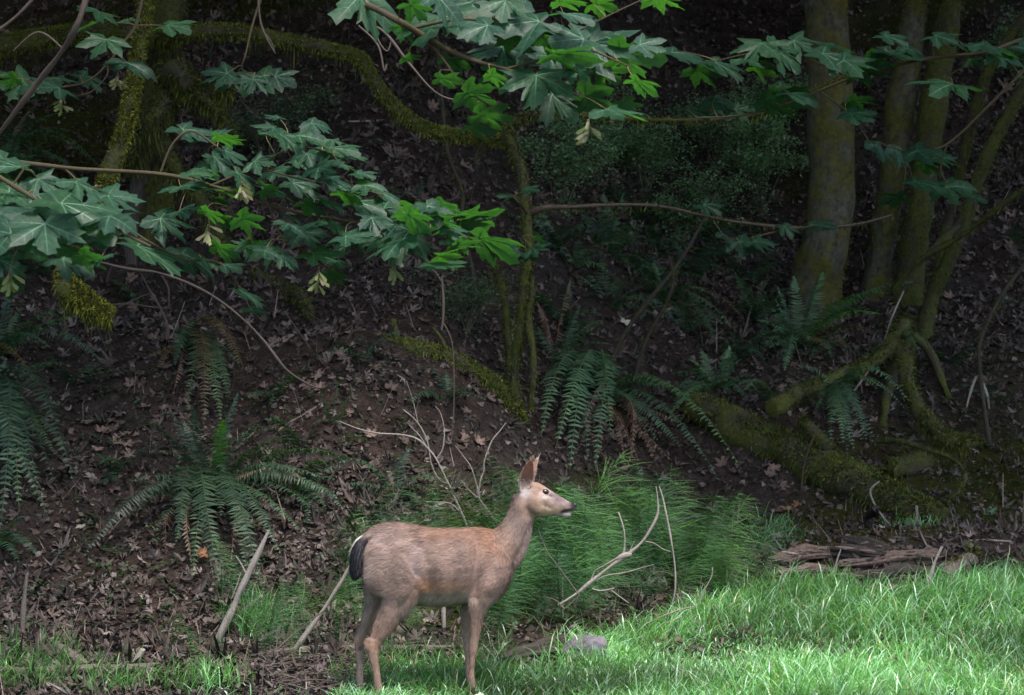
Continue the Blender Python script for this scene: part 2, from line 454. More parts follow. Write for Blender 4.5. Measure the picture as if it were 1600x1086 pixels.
LCOL = .66 * np.array([(.15, .115, .103), (.2, .155, .14), (.105, .077, .066), (.26, .21, .19), (.12, .083, .068), (.075, .057, .05), (.15, .108, .085), (.07, .065, .05)])
NL = SNoise(21, 1.5, 3)
def litter_density(x, y):
    px, py = to_px(x, y, ground_z(x, y))
    d = .42 + .6 * NL(x, y)
    d = d + .5 * np.exp(-((px - 330) / 260) ** 2 - ((py - 640) / 130) ** 2) + .4 * np.exp(-((px - 560) / 110) ** 2 - ((py - 590) / 60) ** 2)
    d = d + .35 * np.exp(-((px - 1520) / 120) ** 2 - ((py - 300) / 200) ** 2) + .3 * np.exp(-((px - 1450) / 160) ** 2 - ((py - 800) / 60) ** 2)
    d = d - .9 * moss_mask(x, y)
    return np.clip(d, .22, 1)
n = 46000
x = RNG.uniform(-5.4, 5.4, n); y = 14.8 + (31 - 14.8) * RNG.random(n) ** 1.25
keep = (RNG.random(n) < litter_density(x, y)) & (np.abs(x) < .2 * y + .6)
edge = np.where(x > 1.3, 17.9, np.where(x < -.5, 15.0, 16.3)); keep &= y > edge + RNG.uniform(-.3, .5, n)
x, y = x[keep], y[keep]; n = len(x)
nor = ground_normal(x, y) + RNG.normal(0, .33, (n, 3)); nor /= np.linalg.norm(nor, axis=1)[:, None]
pos = np.stack([x, y, ground_z(x, y) + RNG.uniform(.003, .035, n)], -1)
cc = LCOL[RNG.integers(0, len(LCOL), n)] * RNG.uniform(.35, 1.0, (n, 1))
mb = MB(); litter_leaves(mb, pos, nor, RNG.uniform(.025, .075, n), cc, curl=.85)
# crumpled fragments: five-sided scraps that fill the floor
n = 105000
x = RNG.uniform(-5.0, 5.0, n); y = 14.6 + (28 - 14.6) * RNG.random(n) ** 1.2
keep = (RNG.random(n) < .35 + .65 * litter_density(x, y)) & (np.abs(x) < .185 * y + .3) & (y > np.where(x > 1.3, 17.6, np.where(x < -.5, 14.6, 15.6))); x, y = x[keep], y[keep]; n = len(x)
nor = ground_normal(x, y) + RNG.normal(0, .55, (n, 3)); nor /= np.linalg.norm(nor, axis=1)[:, None]
t = np.cross(nor, RNG.normal(size=(n, 3))); t /= np.linalg.norm(t, axis=1)[:, None]; b = np.cross(nor, t)
p0 = np.stack([x, y, ground_z(x, y) + RNG.uniform(0, .03, n)], -1); s = RNG.uniform(.007, .03, n)[:, None]
V = []
for k in range(5):
    a = k * 1.2566 + RNG.normal(0, .25, n); r_ = RNG.uniform(.35, 1.2, n)
    V.append(p0 + (t * (np.cos(a) * r_)[:, None] + b * (np.sin(a) * r_)[:, None] + nor * RNG.normal(0, .3, (n, 1))) * s)
V = np.stack(V, 1); i5 = np.arange(n)[:, None, None] * 5
cc = np.repeat((LCOL[RNG.integers(0, len(LCOL), n)] * RNG.uniform(.3, 1.0, (n, 1)))[:, None], 5, 1)
mb.add(V.reshape(-1, 3), (i5 + np.array([[0, 1, 2], [0, 2, 3], [0, 3, 4]])[None]).reshape(-1, 3), cc.reshape(-1, 3))
# needles, bark crumbs and little sticks between the leaves
n = 24000
x = RNG.uniform(-4.6, 4.6, n); y = RNG.uniform(14.6, 25, n); e = np.where(x > 1.3, 17.8, np.where(x < -.5, 14.6, 15.8)); k = y > e; x, y = x[k], y[k]; n = len(x)
p0 = np.stack([x, y, ground_z(x, y) + .01], -1); d = RNG.normal(size=(n, 3)); d[:, 2] = np.abs(d[:, 2]) * .35 + d[:, 1] * .3
d /= np.linalg.norm(d, axis=1)[:, None]; L = (.02 + .3 * RNG.random(n) ** 3)[:, None]; s = np.cross(d, (0, .5, 1.)); s /= np.linalg.norm(s, axis=1)[:, None]
w = RNG.uniform(.0015, .004, n)[:, None]
V = np.stack([p0 - s * w, p0 + s * w, p0 + d * L + s * w * .5, p0 + d * L - s * w * .5], 1)
cc = np.repeat((LCOL[RNG.integers(0, len(LCOL), n)] * RNG.uniform(.5, 1.7, (n, 1)))[:, None], 4, 1)
mb.add(V.reshape(-1, 3), np.arange(4 * n).reshape(-1, 4), cc.reshape(-1, 3))
tagged(mb.build('leaf_litter', M['litter'], smooth=False), 'brown fallen maple leaves and twigs carpeting the dark slope', 'leaf litter', kind='stuff')

# moss carpet on the bank
n = 60000
x = RNG.uniform(-4.5, 4.5, n); y = RNG.uniform(16.3, 26, n); k = RNG.random(n) < moss_mask(x, y) ** 1.5; x, y = x[k], y[k]; n = len(x)
p0 = np.stack([x, y, ground_z(x, y) - .004], -1); d = ground_normal(x, y) * .6 + RNG.normal(0, .5, (n, 3)); d[:, 2] += .3
d /= np.linalg.norm(d, axis=1)[:, None]; s = np.cross(d, RNG.normal(size=(n, 3))); s /= np.linalg.norm(s, axis=1)[:, None]
L = RNG.uniform(.015, .045, n)[:, None]; w = RNG.uniform(.003, .007, n)[:, None]
MCOL = np.array([(.055, .06, .01), (.085, .085, .014), (.035, .042, .008), (.1, .092, .018)])
V = np.stack([p0 - s * w, p0 + s * w, p0 + d * L], 1)
cc = np.repeat((MCOL[RNG.integers(0, 4, n)] * RNG.uniform(.5, 1.2, (n, 1)))[:, None], 3, 1)
mb = MB(); mb.add(V.reshape(-1, 3), np.arange(3 * n).reshape(-1, 3), cc.reshape(-1, 3))
tagged(mb.build('ground_moss', M['moss']), 'low olive green moss growing over the bank', 'moss', kind='stuff')

# low green sprigs that break up the litter
n = 5200
x = RNG.uniform(-4.6, 4.6, n); y = RNG.uniform(16.2, 26, n); NU = SNoise(91, 1.3, 2)
k = (NU(x, y) > .1) & (y > np.where(x > 1.3, 18.6, 16.2)); x, y = x[k], y[k]; n = len(x); mb = MB()
for j in range(6):
    a = RNG.uniform(0, 6.28, n); h = RNG.uniform(.02, .09, n); L = RNG.uniform(.02, .055, n); d = np.stack([np.cos(a), np.sin(a), RNG.uniform(-.2, .5, n)], -1)
    b = np.stack([x, y, ground_z(x, y) + h * .6], -1) + d * L[:, None] * .3; s_ = np.stack([-np.sin(a), np.cos(a), np.zeros(n)], -1) * (L * .28)[:, None]
    V = np.stack([b, b + d * (L * .5)[:, None] + s_, b + d * L[:, None], b + d * (L * .5)[:, None] - s_], 1)
    cc = np.repeat((np.array([.04, .085, .035]) * RNG.uniform(.4, 1.3, (n, 1)))[:, None], 4, 1); mb.add(V.reshape(-1, 3), np.arange(4 * n).reshape(-1, 4), cc.reshape(-1, 3))
tagged(mb.build('undergrowth', M['shrub']), 'low dim green sprigs scattered through the leaf litter', 'undergrowth', kind='stuff')
# ------------------------------------------------------------------ trees, limbs, roots
NBK = SNoise(41, 9, 3); NBK2 = SNoise(42, 22, 2)
def pts_px(rows_, Y):
    """rows (px, py, half width px[, Y]) -> points, radii"""
    p, r = [], []
    for q in rows_:
        y = q[3] if len(q) > 3 else Y
        p.append(P(q[0], q[1], y)); r.append(q[2] * y / FPX)
    return np.array(p), r
def fit_rows(rows_, Y, mode, all_rows=None):
    """set distances so that the piece stands or lies on the ground"""
    full = lambda rs: [(q[0], q[1], q[2], q[3] if len(q) > 3 else Y) for q in rs]
    R = full(rows_); A = [full(r) for r in (all_rows or [])]
    if mode == 'base':
        d = G(R[0][0], R[0][1]).y - R[0][3]; f = lambda q: (q[0], q[1], q[2], q[3] + d)
    elif mode in ('lie', 'sag'):
        k = .75 if mode == 'lie' else .3
        gx = np.array([q[0] for q in R]); gy = np.array([G(q[0], q[1] + q[2] * k).y for q in R])
        sl, c0 = np.polyfit(gx, gy, 1) if np.ptp(gx) > 25 else (0, gy.mean())
        d0 = np.mean([q[3] for q in R])
        if all_rows is None or mode == 'lie': f = lambda q: (q[0], q[1], q[2], sl * q[0] + c0)
        else: f = lambda q: (q[0], q[1], q[2], sl * q[0] + c0)
    else: f = lambda q: q
    return [f(q) for q in R], [[f(q) for q in r] for r in A]
def mode_of(label):
    w = label.split()
    if any(k in label for k in ('hanging', 'drooping', 'dangling', 'crossing', 'corner', 'tail', 'threading')): return None
    if any(k in w for k in ('lying', 'fallen', 'buried', 'sunk', 'resting')) : return 'lie'
    return 'base'
MOSSC = [(.06, .073, .012), (.09, .1, .016), (.025, .032, .008), (.13, .13, .022), (.035, .03, .014)]
GOLDC = [(.12, .095, .015), (.09, .085, .014), (.15, .12, .02)]
DIMMOSS = [(.055, .064, .014), (.085, .088, .018), (.025, .029, .01), (.045, .036, .02), (.11, .11, .024)]

def dim(c, k=(.78, .86, 1.)): return [tuple(a * b for a, b in zip(x, k)) for x in c]
MOSSC, GOLDC, DIMMOSS = dim(MOSSC), dim(GOLDC, (.8, .8, .9)), dim(DIMMOSS)
# crown mesh shared by the forest trees: leaf clumps through the crown's volume
def crown_mesh(name, seed, R, H, nclump=75, per=62, size=.2):
    r = np.random.default_rng(seed); mb = MB()
    cl = r.normal(size=(nclump, 3)); cl /= np.linalg.norm(cl, axis=1)[:, None]; cl *= (r.random(nclump) ** .38)[:, None]
    cl *= np.array([R, R, H])
    n = nclump * per
    c = np.repeat(cl, per, 0) + r.normal(0, 1, (n, 3)) * np.array([.62, .62, .36])
    nor = r.normal(0, .45, (n, 3)) + np.array([0, 0, 1.]); nor /= np.linalg.norm(nor, axis=1)[:, None]
    t = np.cross(nor, r.normal(size=(n, 3))); t /= np.linalg.norm(t, axis=1)[:, None]; b = np.cross(nor, t)
    base = leaf_outline([(0, 1.), (25, .4), (47, .95), (77, .38), (103, .7), (170, .1)]); m = len(base)
    s = size * r.uniform(.6, 1.3, n)
    V = c[:, None] + (base[None, :, :1] * t[:, None] + base[None, :, 1:] * b[:, None] - .2 * (base ** 2).sum(1)[None, :, None] * nor[:, None]) * s[:, None, None]
    V = np.concatenate([V, c[:, None]], 1)
    k = np.arange(m); fan = np.stack([np.full(m, m), k, (k + 1) % m], 1)
    cc = np.array([.05, .1, .025]) * r.uniform(.6, 1.4, (n, 1))
    mb.add(V.reshape(-1, 3), (np.arange(n)[:, None, None] * (m + 1) + fan[None]).reshape(-1, 3), np.repeat(cc[:, None], m + 1, 1).reshape(-1, 3))
    return mb.mesh(name, M['crown'])
CROWNS = [crown_mesh('crown', 50 + k, 3.3, 1.9) for k in range(3)]
_ck = [0]
def add_crown(tree, ctr, sc=(1, 1, 1), rz=0.):
    o = bpy.data.objects.new('crown', CROWNS[_ck[0] % 3]); _ck[0] += 1
    COL.objects.link(o); o.parent = tree; o.location = Vector(ctr) - tree.location; o.scale = sc; o.rotation_euler[2] = rz
    return o

def tree(name, label, rows_, Y, mat_, top, crown=None, group=None, moss=None, rough=.10, seg=22, cat='tree', dip=.25):
    """rows from the ground up in photograph pixels, then continued to the 3D point top"""
    rows_, _ = fit_rows(rows_, Y, 'base')
    p, r = pts_px(rows_, Y)
    base = p[0].copy(); p[0][2] = min(p[0][2], float(ground_z(*p[0][:2]))) - dip
    if top is not None:
        t = np.array(top); mid = (p[-1] + t) / 2 + np.array([.1, 0, 0]); p = np.vstack([p, mid, t]); r = r + [r[-1] * .85, r[-1] * .5]
    root = empty(name, Vector(base)); tagged(root, label, cat, group)
    mb = MB(); path, rr = tube(mb, p - base, r, seg, 8, rough, NBK)
    mb.build('trunk', mat_, root)
    if top is not None:
        for k in range(5):      # limbs into the crown
            a = k * 1.26 + RNG.uniform(-.3, .3); t0 = p[-2] + (p[-1] - p[-2]) * RNG.uniform(0, .9) - base
            e = t0 + np.array([math.cos(a) * 2.2, math.sin(a) * 2.2, RNG.uniform(.8, 1.8)])
            ml = MB(); tube(ml, [t0, (t0 + e) / 2 + (0, 0, -.2), e], [r[-1] * .9, r[-1] * .5, .015], 8, 5, .06, NBK); ml.build('limb', mat_, root)
    if crown: add_crown(root, crown[0], crown[1], RNG.uniform(0, 6))
    if moss:
        mm = MB()
        vis = max(6, int((path[:, 2] + base[2] < 5.9).sum()))      # bearded up to just above head height
        for n, ln, wd, cols, hang, up, side in moss: fuzz(mm, path[:vis], rr[:vis], n, ln, wd, cols, hang, up, side)
        tagged(mm.build('moss', M['moss'], root), kind='stuff')
    return root, path + base, rr

# three big stems on the right
tree('maple_tree', 'thick grey-barked maple trunk with golden moss down one side, ferns at its foot',
     [(1268, 480, 46, 23.2), (1276, 430, 40, 23.1), (1289, 380, 37, 23), (1299, 300, 35.5, 23), (1298, 200, 35, 23), (1293, 100, 34.5, 23), (1291, 0, 34, 23), (1290, -80, 33, 23)], 23, M['bark'],
     P(1280, -900, 22.5), ((1.2, 22.4, 10.6), (1.3, 1.25, 1.1)), moss=[(9000, .02, .004, GOLDC, .2, .2, (1, -.15, 0)), (1600, .02, .004, DIMMOSS, .2, .2, (-1, -.6, 0))], rough=.05)
tree('maple_tree', 'slender maple trunk patched with moss, next to the thick grey trunk',
     [(1362, 455, 27, 23.6), (1374, 400, 22, 23.6), (1386, 330, 21, 23.5), (1398, 250, 21, 23.4), (1408, 160, 20.5, 23.3), (1421, 70, 20.5, 23.2), (1432, 0, 20, 23.2), (1445, -80, 20, 23.2)], 23.4, M['bark'],
     P(1500, -800, 22.8), ((4.8, 23.0, 10.6), (1.2, 1.2, 1.1)), moss=[(3400, .024, .004, MOSSC, .4, .2, (.2, -1, 0)), (1400, .02, .004, DIMMOSS, .3, .2, None)], rough=.07)
tree('maple_tree', 'leaning maple trunk with a mossy knee, behind the thin crossing stems',
     [(1415, 470, 29, 23.5), (1424, 410, 24, 23.5), (1437, 330, 21, 23.4), (1448, 250, 20, 23.4), (1459, 160, 19, 23.3), (1472, 80, 18.5, 23.3), (1487, 0, 18, 23.2), (1505, -80, 17, 23.2)], 23.4, M['mossy_bark'],
     P(1640, -760, 24), ((6.2, 25.5, 10), (1.3, 1.3, 1.2)), moss=[(4200, .026, .004, MOSSC, .4, .2, None)], rough=.09)
tree('slender_maple_tree', 'thin mossy maple stem slanting up from the root mound on the right',
     [(1436, 530, 17, 22.0), (1454, 470, 13, 22), (1482, 407, 11.5, 21.9), (1508, 340, 11, 21.8), (1530, 281, 11.5, 21.7), (1558, 211, 11, 21.6), (1600, 140, 10, 21.5), (1680, 20, 9, 21.4)], 22, M['mossy_bark'],
     None, moss=[(2600, .022, .004, DIMMOSS, .4, .2, None)], seg=12, cat='tree')
tree('slender_maple_tree', 'thin dark mossy maple stem hanging beside the leaning trunk on the right',
     [(1446, 505, 10, 22.3), (1470, 400, 8, 22.3), (1493, 300, 7.5, 22.2), (1510, 230, 7, 22.0), (1527, 165, 8, 21.8), (1550, 100, 9, 21.6), (1605, 20, 7, 21.4), (1660, -60, 6, 21.2)], 22, M['mossy_bark'],
     None, moss=[(1800, .024, .004, DIMMOSS, .6, .2, None)], seg=10, cat='tree')

# old mossy maple on the left bank and its arching limb
tr, tp, trr = tree('old_maple_tree', 'gnarled old maple draped in moss on the left bank, one long arching limb',
     [(238, 330, 40, 20.9), (240, 250, 30, 20.8), (250, 180, 24, 20.7), (256, 110, 21, 20.6), (262, 50, 18, 20.5), (268, 0, 17, 20.5), (272, -70, 16, 20.4)], 20.6, M['mossy_bark'],
     P(330, -900, 19.5), ((-2.6, 18.6, 8.4), (1.2, 1.15, 1.05)), moss=[(6500, .04, .005, DIMMOSS, 1.0, .2, None), (2200, .03, .005, MOSSC, .8, .2, (0, -1, .4))], rough=.16)
add_crown(tr, (.3, 19.6, 9.4), (1.05, 1., 1.), 2.)  # second crown, added out of view to shade the middle slope
def limb(parent, name, rows_, Y, mat_, moss=None, seg=12, rough=.12, per=7):
    p, r = pts_px(rows_, Y); p = p - np.array(parent.location)
    mb = MB(); path, rr = tube(mb, p, r, seg, per, rough, NBK2); o = mb.build(name, mat_, parent)
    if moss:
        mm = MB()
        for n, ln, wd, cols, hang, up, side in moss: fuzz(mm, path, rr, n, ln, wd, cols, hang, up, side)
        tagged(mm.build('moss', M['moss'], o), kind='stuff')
    return o
BR = (.13, .125, .02)
ARCH = [(.11, .125, .018), (.16, .17, .025), (.045, .055, .01), (.16, .165, .028)]; ARCH = dim(ARCH)
limb(tr, 'limb', [(255, 62, 15, 20.6), (300, 50, 10), (360, 48, 10), (420, 58, 9.5), (480, 69, 8.5), (530, 80, 8), (563, 92, 9.5), (580, 118, 8.5), (600, 148, 8.5), (630, 178, 8.5), (665, 200, 9), (710, 211, 8.5), (750, 215, 8), (790, 218, 8.5, 19.6)], 20.1, M['mossy_bark'],
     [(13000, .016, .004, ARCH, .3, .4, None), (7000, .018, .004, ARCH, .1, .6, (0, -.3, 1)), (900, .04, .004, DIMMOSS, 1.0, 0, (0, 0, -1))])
limb(tr, 'limb', [(252, 58, 15, 20.6), (200, 50, 13), (140, 50, 13), (80, 58, 14), (20, 68, 15), (-60, 82, 15)], 20.4, M['mossy_bark'],
     [(8500, .016, .004, ARCH, .3, .4, None), (4000, .024, .004, ARCH, .1, .6, (0, -.3, 1)), (600, .04, .004, DIMMOSS, 1.0, 0, (0, 0, -1))])
limb(tr, 'limb', [(258, 120, 20, 20.5), (282, 112, 16), (298, 140, 15), (320, 146, 9), (345, 142, 5), (362, 144, 3)], 20.3, M['mossy_bark'], [(3800, .036, .005, MOSSC, 1.0, .2, None)])
limb(tr, 'limb', [(298, 142, 10, 20.3), (325, 160, 6), (345, 180, 5), (358, 200, 5), (364, 222, 3)], 20.2, M['mossy_bark'], [(1500, .032, .005, MOSSC, 1.1, .1, None)])
limb(tr, 'limb', [(262, 150, 14, 20.5), (245, 175, 13), (228, 205, 16), (214, 235, 12), (205, 268, 5)], 20.2, M['mossy_bark'], [(4200, .045, .005, DIMMOSS, 1.3, .1, None)])
limb(tr, 'root', [(245, 210, 17, 20.7), (262, 245, 13), (290, 285, 12), (325, 330, 11), (350, 390, 9, 20.3)], 20.4, M['mossy_bark'], [(2200, .035, .004, DIMMOSS, 1.0, .1, None)])
limb(tr, 'root', [(236, 240, 15, 20.7), (215, 290, 12, 20.3), (205, 350, 12, 19.9), (205, 420, 9, 19.6)], 20.2, M['rotdark'])
# brighter limb of the same tree that hangs towards the clearing
limb(tr, 'limb', [(262, -90, 17, 20.4), (240, -40, 14, 19.6), (226, 20, 9, 18.9), (214, 90, 10, 18.6), (206, 150, 10.5, 18.4), (195, 200, 11, 18.2), (176, 255, 11, 18.0), (160, 300, 10, 17.9), (146, 345, 9, 17.8), (118, 395, 10, 17.7), (100, 435, 14, 17.6), (120, 462, 18, 17.6), (150, 482, 15, 17.6), (176, 494, 9, 17.6)], 18, M['mossy_bark'],
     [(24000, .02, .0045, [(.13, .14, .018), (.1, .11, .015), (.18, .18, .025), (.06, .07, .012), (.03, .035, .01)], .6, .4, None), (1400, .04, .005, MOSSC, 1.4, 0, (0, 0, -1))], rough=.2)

# slim vine maple in the middle that the arching limb leans on
vt, vp, vr = tree('vine_maple_tree', 'slim mossy vine maple stem rising behind the deer to meet the arching limb',
     [(806, 652, 11, 19.7), (803, 590, 9, 19.7), (812, 520, 7.5, 19.65), (818, 450, 7, 19.6), (826, 390, 8, 19.6), (821, 330, 7.5, 19.6), (815, 270, 8.5, 19.6), (800, 228, 10, 19.6), (790, 203, 8, 19.6), (812, 186, 5.5, 19.6), (860, 177, 4, 19.5), (960, 184, 3.4, 19.4), (1060, 188, 3, 19.3), (1180, 180, 2.6, 19.2), (1270, 140, 2.4, 19.0), (1350, 108, 2, 18.9)], 19.6, M['mossy_bark'], None,
     moss=[(8000, .018, .004, MOSSC, .5, .2, None)], seg=12)
limb(vt, 'limb', [(822, 338, 9, 19.6), (850, 325, 4.5), (900, 323, 3.4), (960, 320, 3), (1030, 322, 2.6), (1100, 337, 2.4), (1160, 348, 2.2), (1250, 356, 2.6), (1330, 352, 2.2), (1395, 336, 1.6)], 19.5, M['twig'], [(900, .02, .004, MOSSC, .8, .2, None)], seg=7, rough=.05)
limb(vt, 'stem', [(830, 640, 5, 19.6), (834, 560, 6), (826, 500, 5), (832, 455, 4.5), (826, 420, 4)], 19.55, M['mossy_bark'], [(700, .02, .004, DIMMOSS, .6, .2, None)], seg=8)
limb(vt, 'stem', [(788, 640, 5, 19.8), (795, 560, 5), (790, 480, 5), (776, 420, 4), (760, 372, 4), (762, 330, 3)], 19.9, M['mossy_bark'], [(1500, .03, .004, DIMMOSS, .8, .2, None)], seg=8)
# more moss-grown stems in the gloom behind
for rows_, lab in (([(742, 470, 8, 20.8), (738, 420, 8, 20.8), (720, 360, 7, 20.9), (722, 300, 6, 21.), (700, 240, 5, 21.), (690, 150, 5, 21.), (682, 40, 4, 21.), (680, -80, 4, 21.)], 'thin dim stem on the mossy bank rising behind the arching limb'),
                   ([(936, 600, 8, 21), (966, 540, 6, 21), (1005, 480, 5, 21), (1046, 430, 5, 21), (1080, 380, 4, 21), (1120, 300, 3, 21)], 'thin bare sapling slanting up above the drooping brown fern'),
                   ([(985, 590, 6, 20.6), (1010, 530, 5, 20.6), (1038, 480, 4, 20.6), (1052, 440, 4, 20.6), (1046, 400, 3, 20.6)], 'short dark sapling standing between the ferns on the bank'),
                   ([(1550, 700, 7, 21), (1530, 560, 6, 21), (1545, 500, 6, 21), (1580, 440, 5, 21), (1640, 370, 5, 21)], 'dark bent sapling at the right edge of the litter slope'),
                   ([(1488, 420, 9, 22.4), (1510, 455, 9, 22.4), (1535, 480, 7, 22.5)], 'short broken mossy prop of a branch on the right slope')):
    tree('sapling', lab, [(q[0], q[1], q[2] * .62, q[3]) for q in rows_], 21, M['dark_bark'], None, moss=[(300, .02, .004, DIMMOSS, .6, .2, None)], seg=9, cat='sapling', dip=.1)

# crossing bare boughs low on the right
def branch(name, label, polys, Y, mat_, cat='branch', group=None, seg=8, rough=.16, moss=None, per=6, parts='twig', jag=0.):
    """a loose branch: first polyline is the main piece, the others its twigs"""
    r0_, rest = fit_rows(polys[0], Y, mode_of(label), polys[1:]); polys = [r0_] + rest
    if mat_ is M['dead'] or mat_ is M['deadbrown']: polys = [[(q[0], q[1], q[2] * .78, q[3]) for q in pl] for pl in polys]
    p0, r0 = pts_px(polys[0], Y); base = p0[0].copy()
    root = empty(name, Vector(base)); tagged(root, label, cat, group)
    for k, pl in enumerate(polys):
        p, r = pts_px(pl, Y); mb = MB(); path, rr = tube(mb, p - base, r, seg, per, rough, NBK2, jag=jag if k == 0 else 0)
        o = mb.build('stem' if k == 0 else parts, mat_, root)
        if moss and k == 0:
            mm = MB()
            for n, ln, wd, cols, hang, up, side in moss: fuzz(mm, path, rr, n, ln, wd, cols, hang, up, side)
            tagged(mm.build('moss', M['moss'], root), kind='stuff')
    return root
branch('bare_branch', 'long thin mossy branch crossing in front of the right-hand trunks', [[(1395, 455, 4, 22.2), (1440, 405, 5, 22), (1500, 370, 5, 21.8), (1560, 325, 4.5, 21.5), (1620, 280, 4, 21.3)], [(1452, 395, 5, 22), (1478, 372, 7, 22), (1500, 352, 4, 22)]], 22, M['mossy_bark'], moss=[(900, .018, .004, DIMMOSS, .3, .2, None)])
branch('dead_twig', 'straight pale dead twig leaning against the root mound', [[(1334, 612, 2.2, 20.6), (1360, 575, 2.2, 20.7), (1378, 545, 2.2, 20.9), (1392, 500, 2, 21.1), (1412, 455, 1.5, 21.3)], [(1372, 552, 1.5, 20.8), (1384, 575, 1.2, 20.8), (1385, 598, 1, 20.8)]], 20.8, M['dead'], cat='twig')

# root mound below the thin stems: arched mossy roots
rp = G(1400, 620)
mound = empty('root_mound', rp); tagged(mound, 'mossy stump with arched roots spreading over the ground on the right', 'stump')
for nm, rows_, msp in (('root', [(1408, 520, 20, 21.7), (1390, 545, 15, 21.5), (1340, 578, 13, 21.2), (1290, 597, 14, 20.9), (1240, 622, 18, 20.5), (1205, 640, 14, 20.3)], (4200, .025, .0045, MOSSC, .6, .3, (0, -.2, 1))),
                      ('root', [(1410, 515, 20, 21.7), (1414, 560, 15, 21.4), (1424, 615, 13, 21.1), (1445, 652, 14, 20.8), (1478, 684, 17, 20.5), (1512, 692, 12, 20.4)], (3800, .025, .0045, MOSSC, .6, .3, None)),
                      ('root', [(1400, 525, 17, 21.8), (1396, 570, 13, 21.6), (1385, 625, 10, 21.4), (1380, 680, 9, 21.0)], None),
                      ('root', [(1418, 520, 15, 21.9), (1450, 545, 9, 21.8), (1470, 590, 7, 21.7), (1490, 640, 6, 21.5)], None),
                      ('root', [(1370, 690, 4, 20.6), (1410, 690, 4.5, 20.4), (1450, 703, 4.5, 20.2), (1490, 718, 4, 20.0), (1508, 742, 5, 19.8), (1500, 765, 4, 19.7), (1480, 785, 2, 19.6)], (1100, .02, .004, DIMMOSS, .4, .2, None)),
                      ('stump_top', [(1405, 575, 26, 21.8), (1408, 540, 25, 21.8), (1412, 508, 20, 21.8), (1418, 490, 12, 21.8)], (1600, .03, .005, DIMMOSS, .9, .2, None))):
    limb(mound, nm, [(q[0], q[1], q[2] * .76, q[3]) for q in rows_], 21, M['mossy_bark'], [msp] if msp else None, seg=14, rough=.2)

# fallen mossy logs
def log(name, label, rows_, Y, mat_, moss=None, seg=20, rough=.12, stubs=(), cat='log', jag=.05, ridge=0.):
    rows_, stubs = fit_rows(rows_, Y, 'lie', stubs)
    p, r = pts_px(rows_, Y); base = p[len(p) // 2].copy()
    root = empty(name, Vector(base)); tagged(root, label, cat)
    mb = MB(); path, rr = tube(mb, p - base, r, seg, 9, rough, NBK, jag=jag, ridge=ridge); o = mb.build('log', mat_, root)
    mm = MB()
    if moss:
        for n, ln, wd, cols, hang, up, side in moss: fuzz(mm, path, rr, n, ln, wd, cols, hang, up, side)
    for st in stubs:
        ps, rs = pts_px(st, Y); ms = MB(); pth, rrr = tube(ms, ps - base, rs, 12, 6, .15, NBK2, jag=.01); ms.build('branch_stub', mat_, root)
        if moss: fuzz(mm, pth, rrr, 1200, .02, .004, MOSSC, .5, .2, None)
    if mm.n: tagged(mm.build('moss', M['moss'], root), kind='stuff')
    return root
LOGM = [(.09, .11, .018), (.06, .075, .014), (.13, .145, .022), (.022, .028, .009), (.14, .145, .025), (.045, .036, .02)]; LOGM = dim(LOGM)
log('mossy_log', 'thick moss-covered fallen log slanting down towards the litter on the right',
    [(1085, 634, 24, 20.6), (1130, 657, 27, 20.4), (1180, 681, 29, 20.2), (1235, 706, 30, 20.0), (1290, 731, 31, 19.8), (1340, 753, 29, 19.6), (1385, 775, 26, 19.45), (1430, 794, 22, 19.3), (1468, 804, 13, 19.2)], 20, M['mossy_bark'],
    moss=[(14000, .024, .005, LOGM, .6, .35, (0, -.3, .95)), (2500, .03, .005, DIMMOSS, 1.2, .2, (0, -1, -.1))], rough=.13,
    stubs=([(1338, 745, 14, 19.4), (1330, 772, 17, 19.25), (1332, 800, 15, 19.2)], [(1300, 700, 10, 19.9), (1265, 668, 9, 20.1), (1252, 655, 7, 20.1)], [(1372, 745, 8, 19.6), (1371, 762, 10, 19.5)]))
log('mossy_log', 'low mossy log lying half buried behind the fern beside the root mound', [(1390, 735, 15, 20.2), (1440, 722, 20, 20.2), (1490, 700, 15, 20.3), (1530, 690, 8, 20.4)], 20.2, M['mossy_bark'], moss=[(3600, .024, .005, LOGM, .5, .3, (0, -.3, .9))], seg=14)
branch('mossy_branch', 'mossy crooked branch lying across the leaf slope left of the vine maple',
       [[(596, 532, 8, 19.2), (640, 543, 11, 19.1), (690, 556, 12, 19.0), (735, 578, 12, 18.9), (775, 604, 12, 18.8), (800, 632, 13, 18.7), (812, 665, 9, 18.6)], [(622, 540, 7, 19.1), (618, 520, 6, 19.1), (615, 498, 4, 19.1)], [(700, 560, 4, 19.), (690, 530, 3, 19.), (676, 512, 2, 19.)]], 19, M['mossy_bark'],
       moss=[(6500, .026, .0045, ARCH, .7, .3, None)], seg=12, rough=.12)
branch('mossy_branch', 'dim mossy branch slanting down the bank under the maple leaves', [[(395, 425, 7, 20.2), (440, 448, 8, 20.0), (470, 462, 9, 19.8), (486, 490, 5, 19.6)]], 20, M['mossy_bark'], moss=[(1600, .026, .0045, DIMMOSS, .8, .2, None)], seg=10, rough=.12)

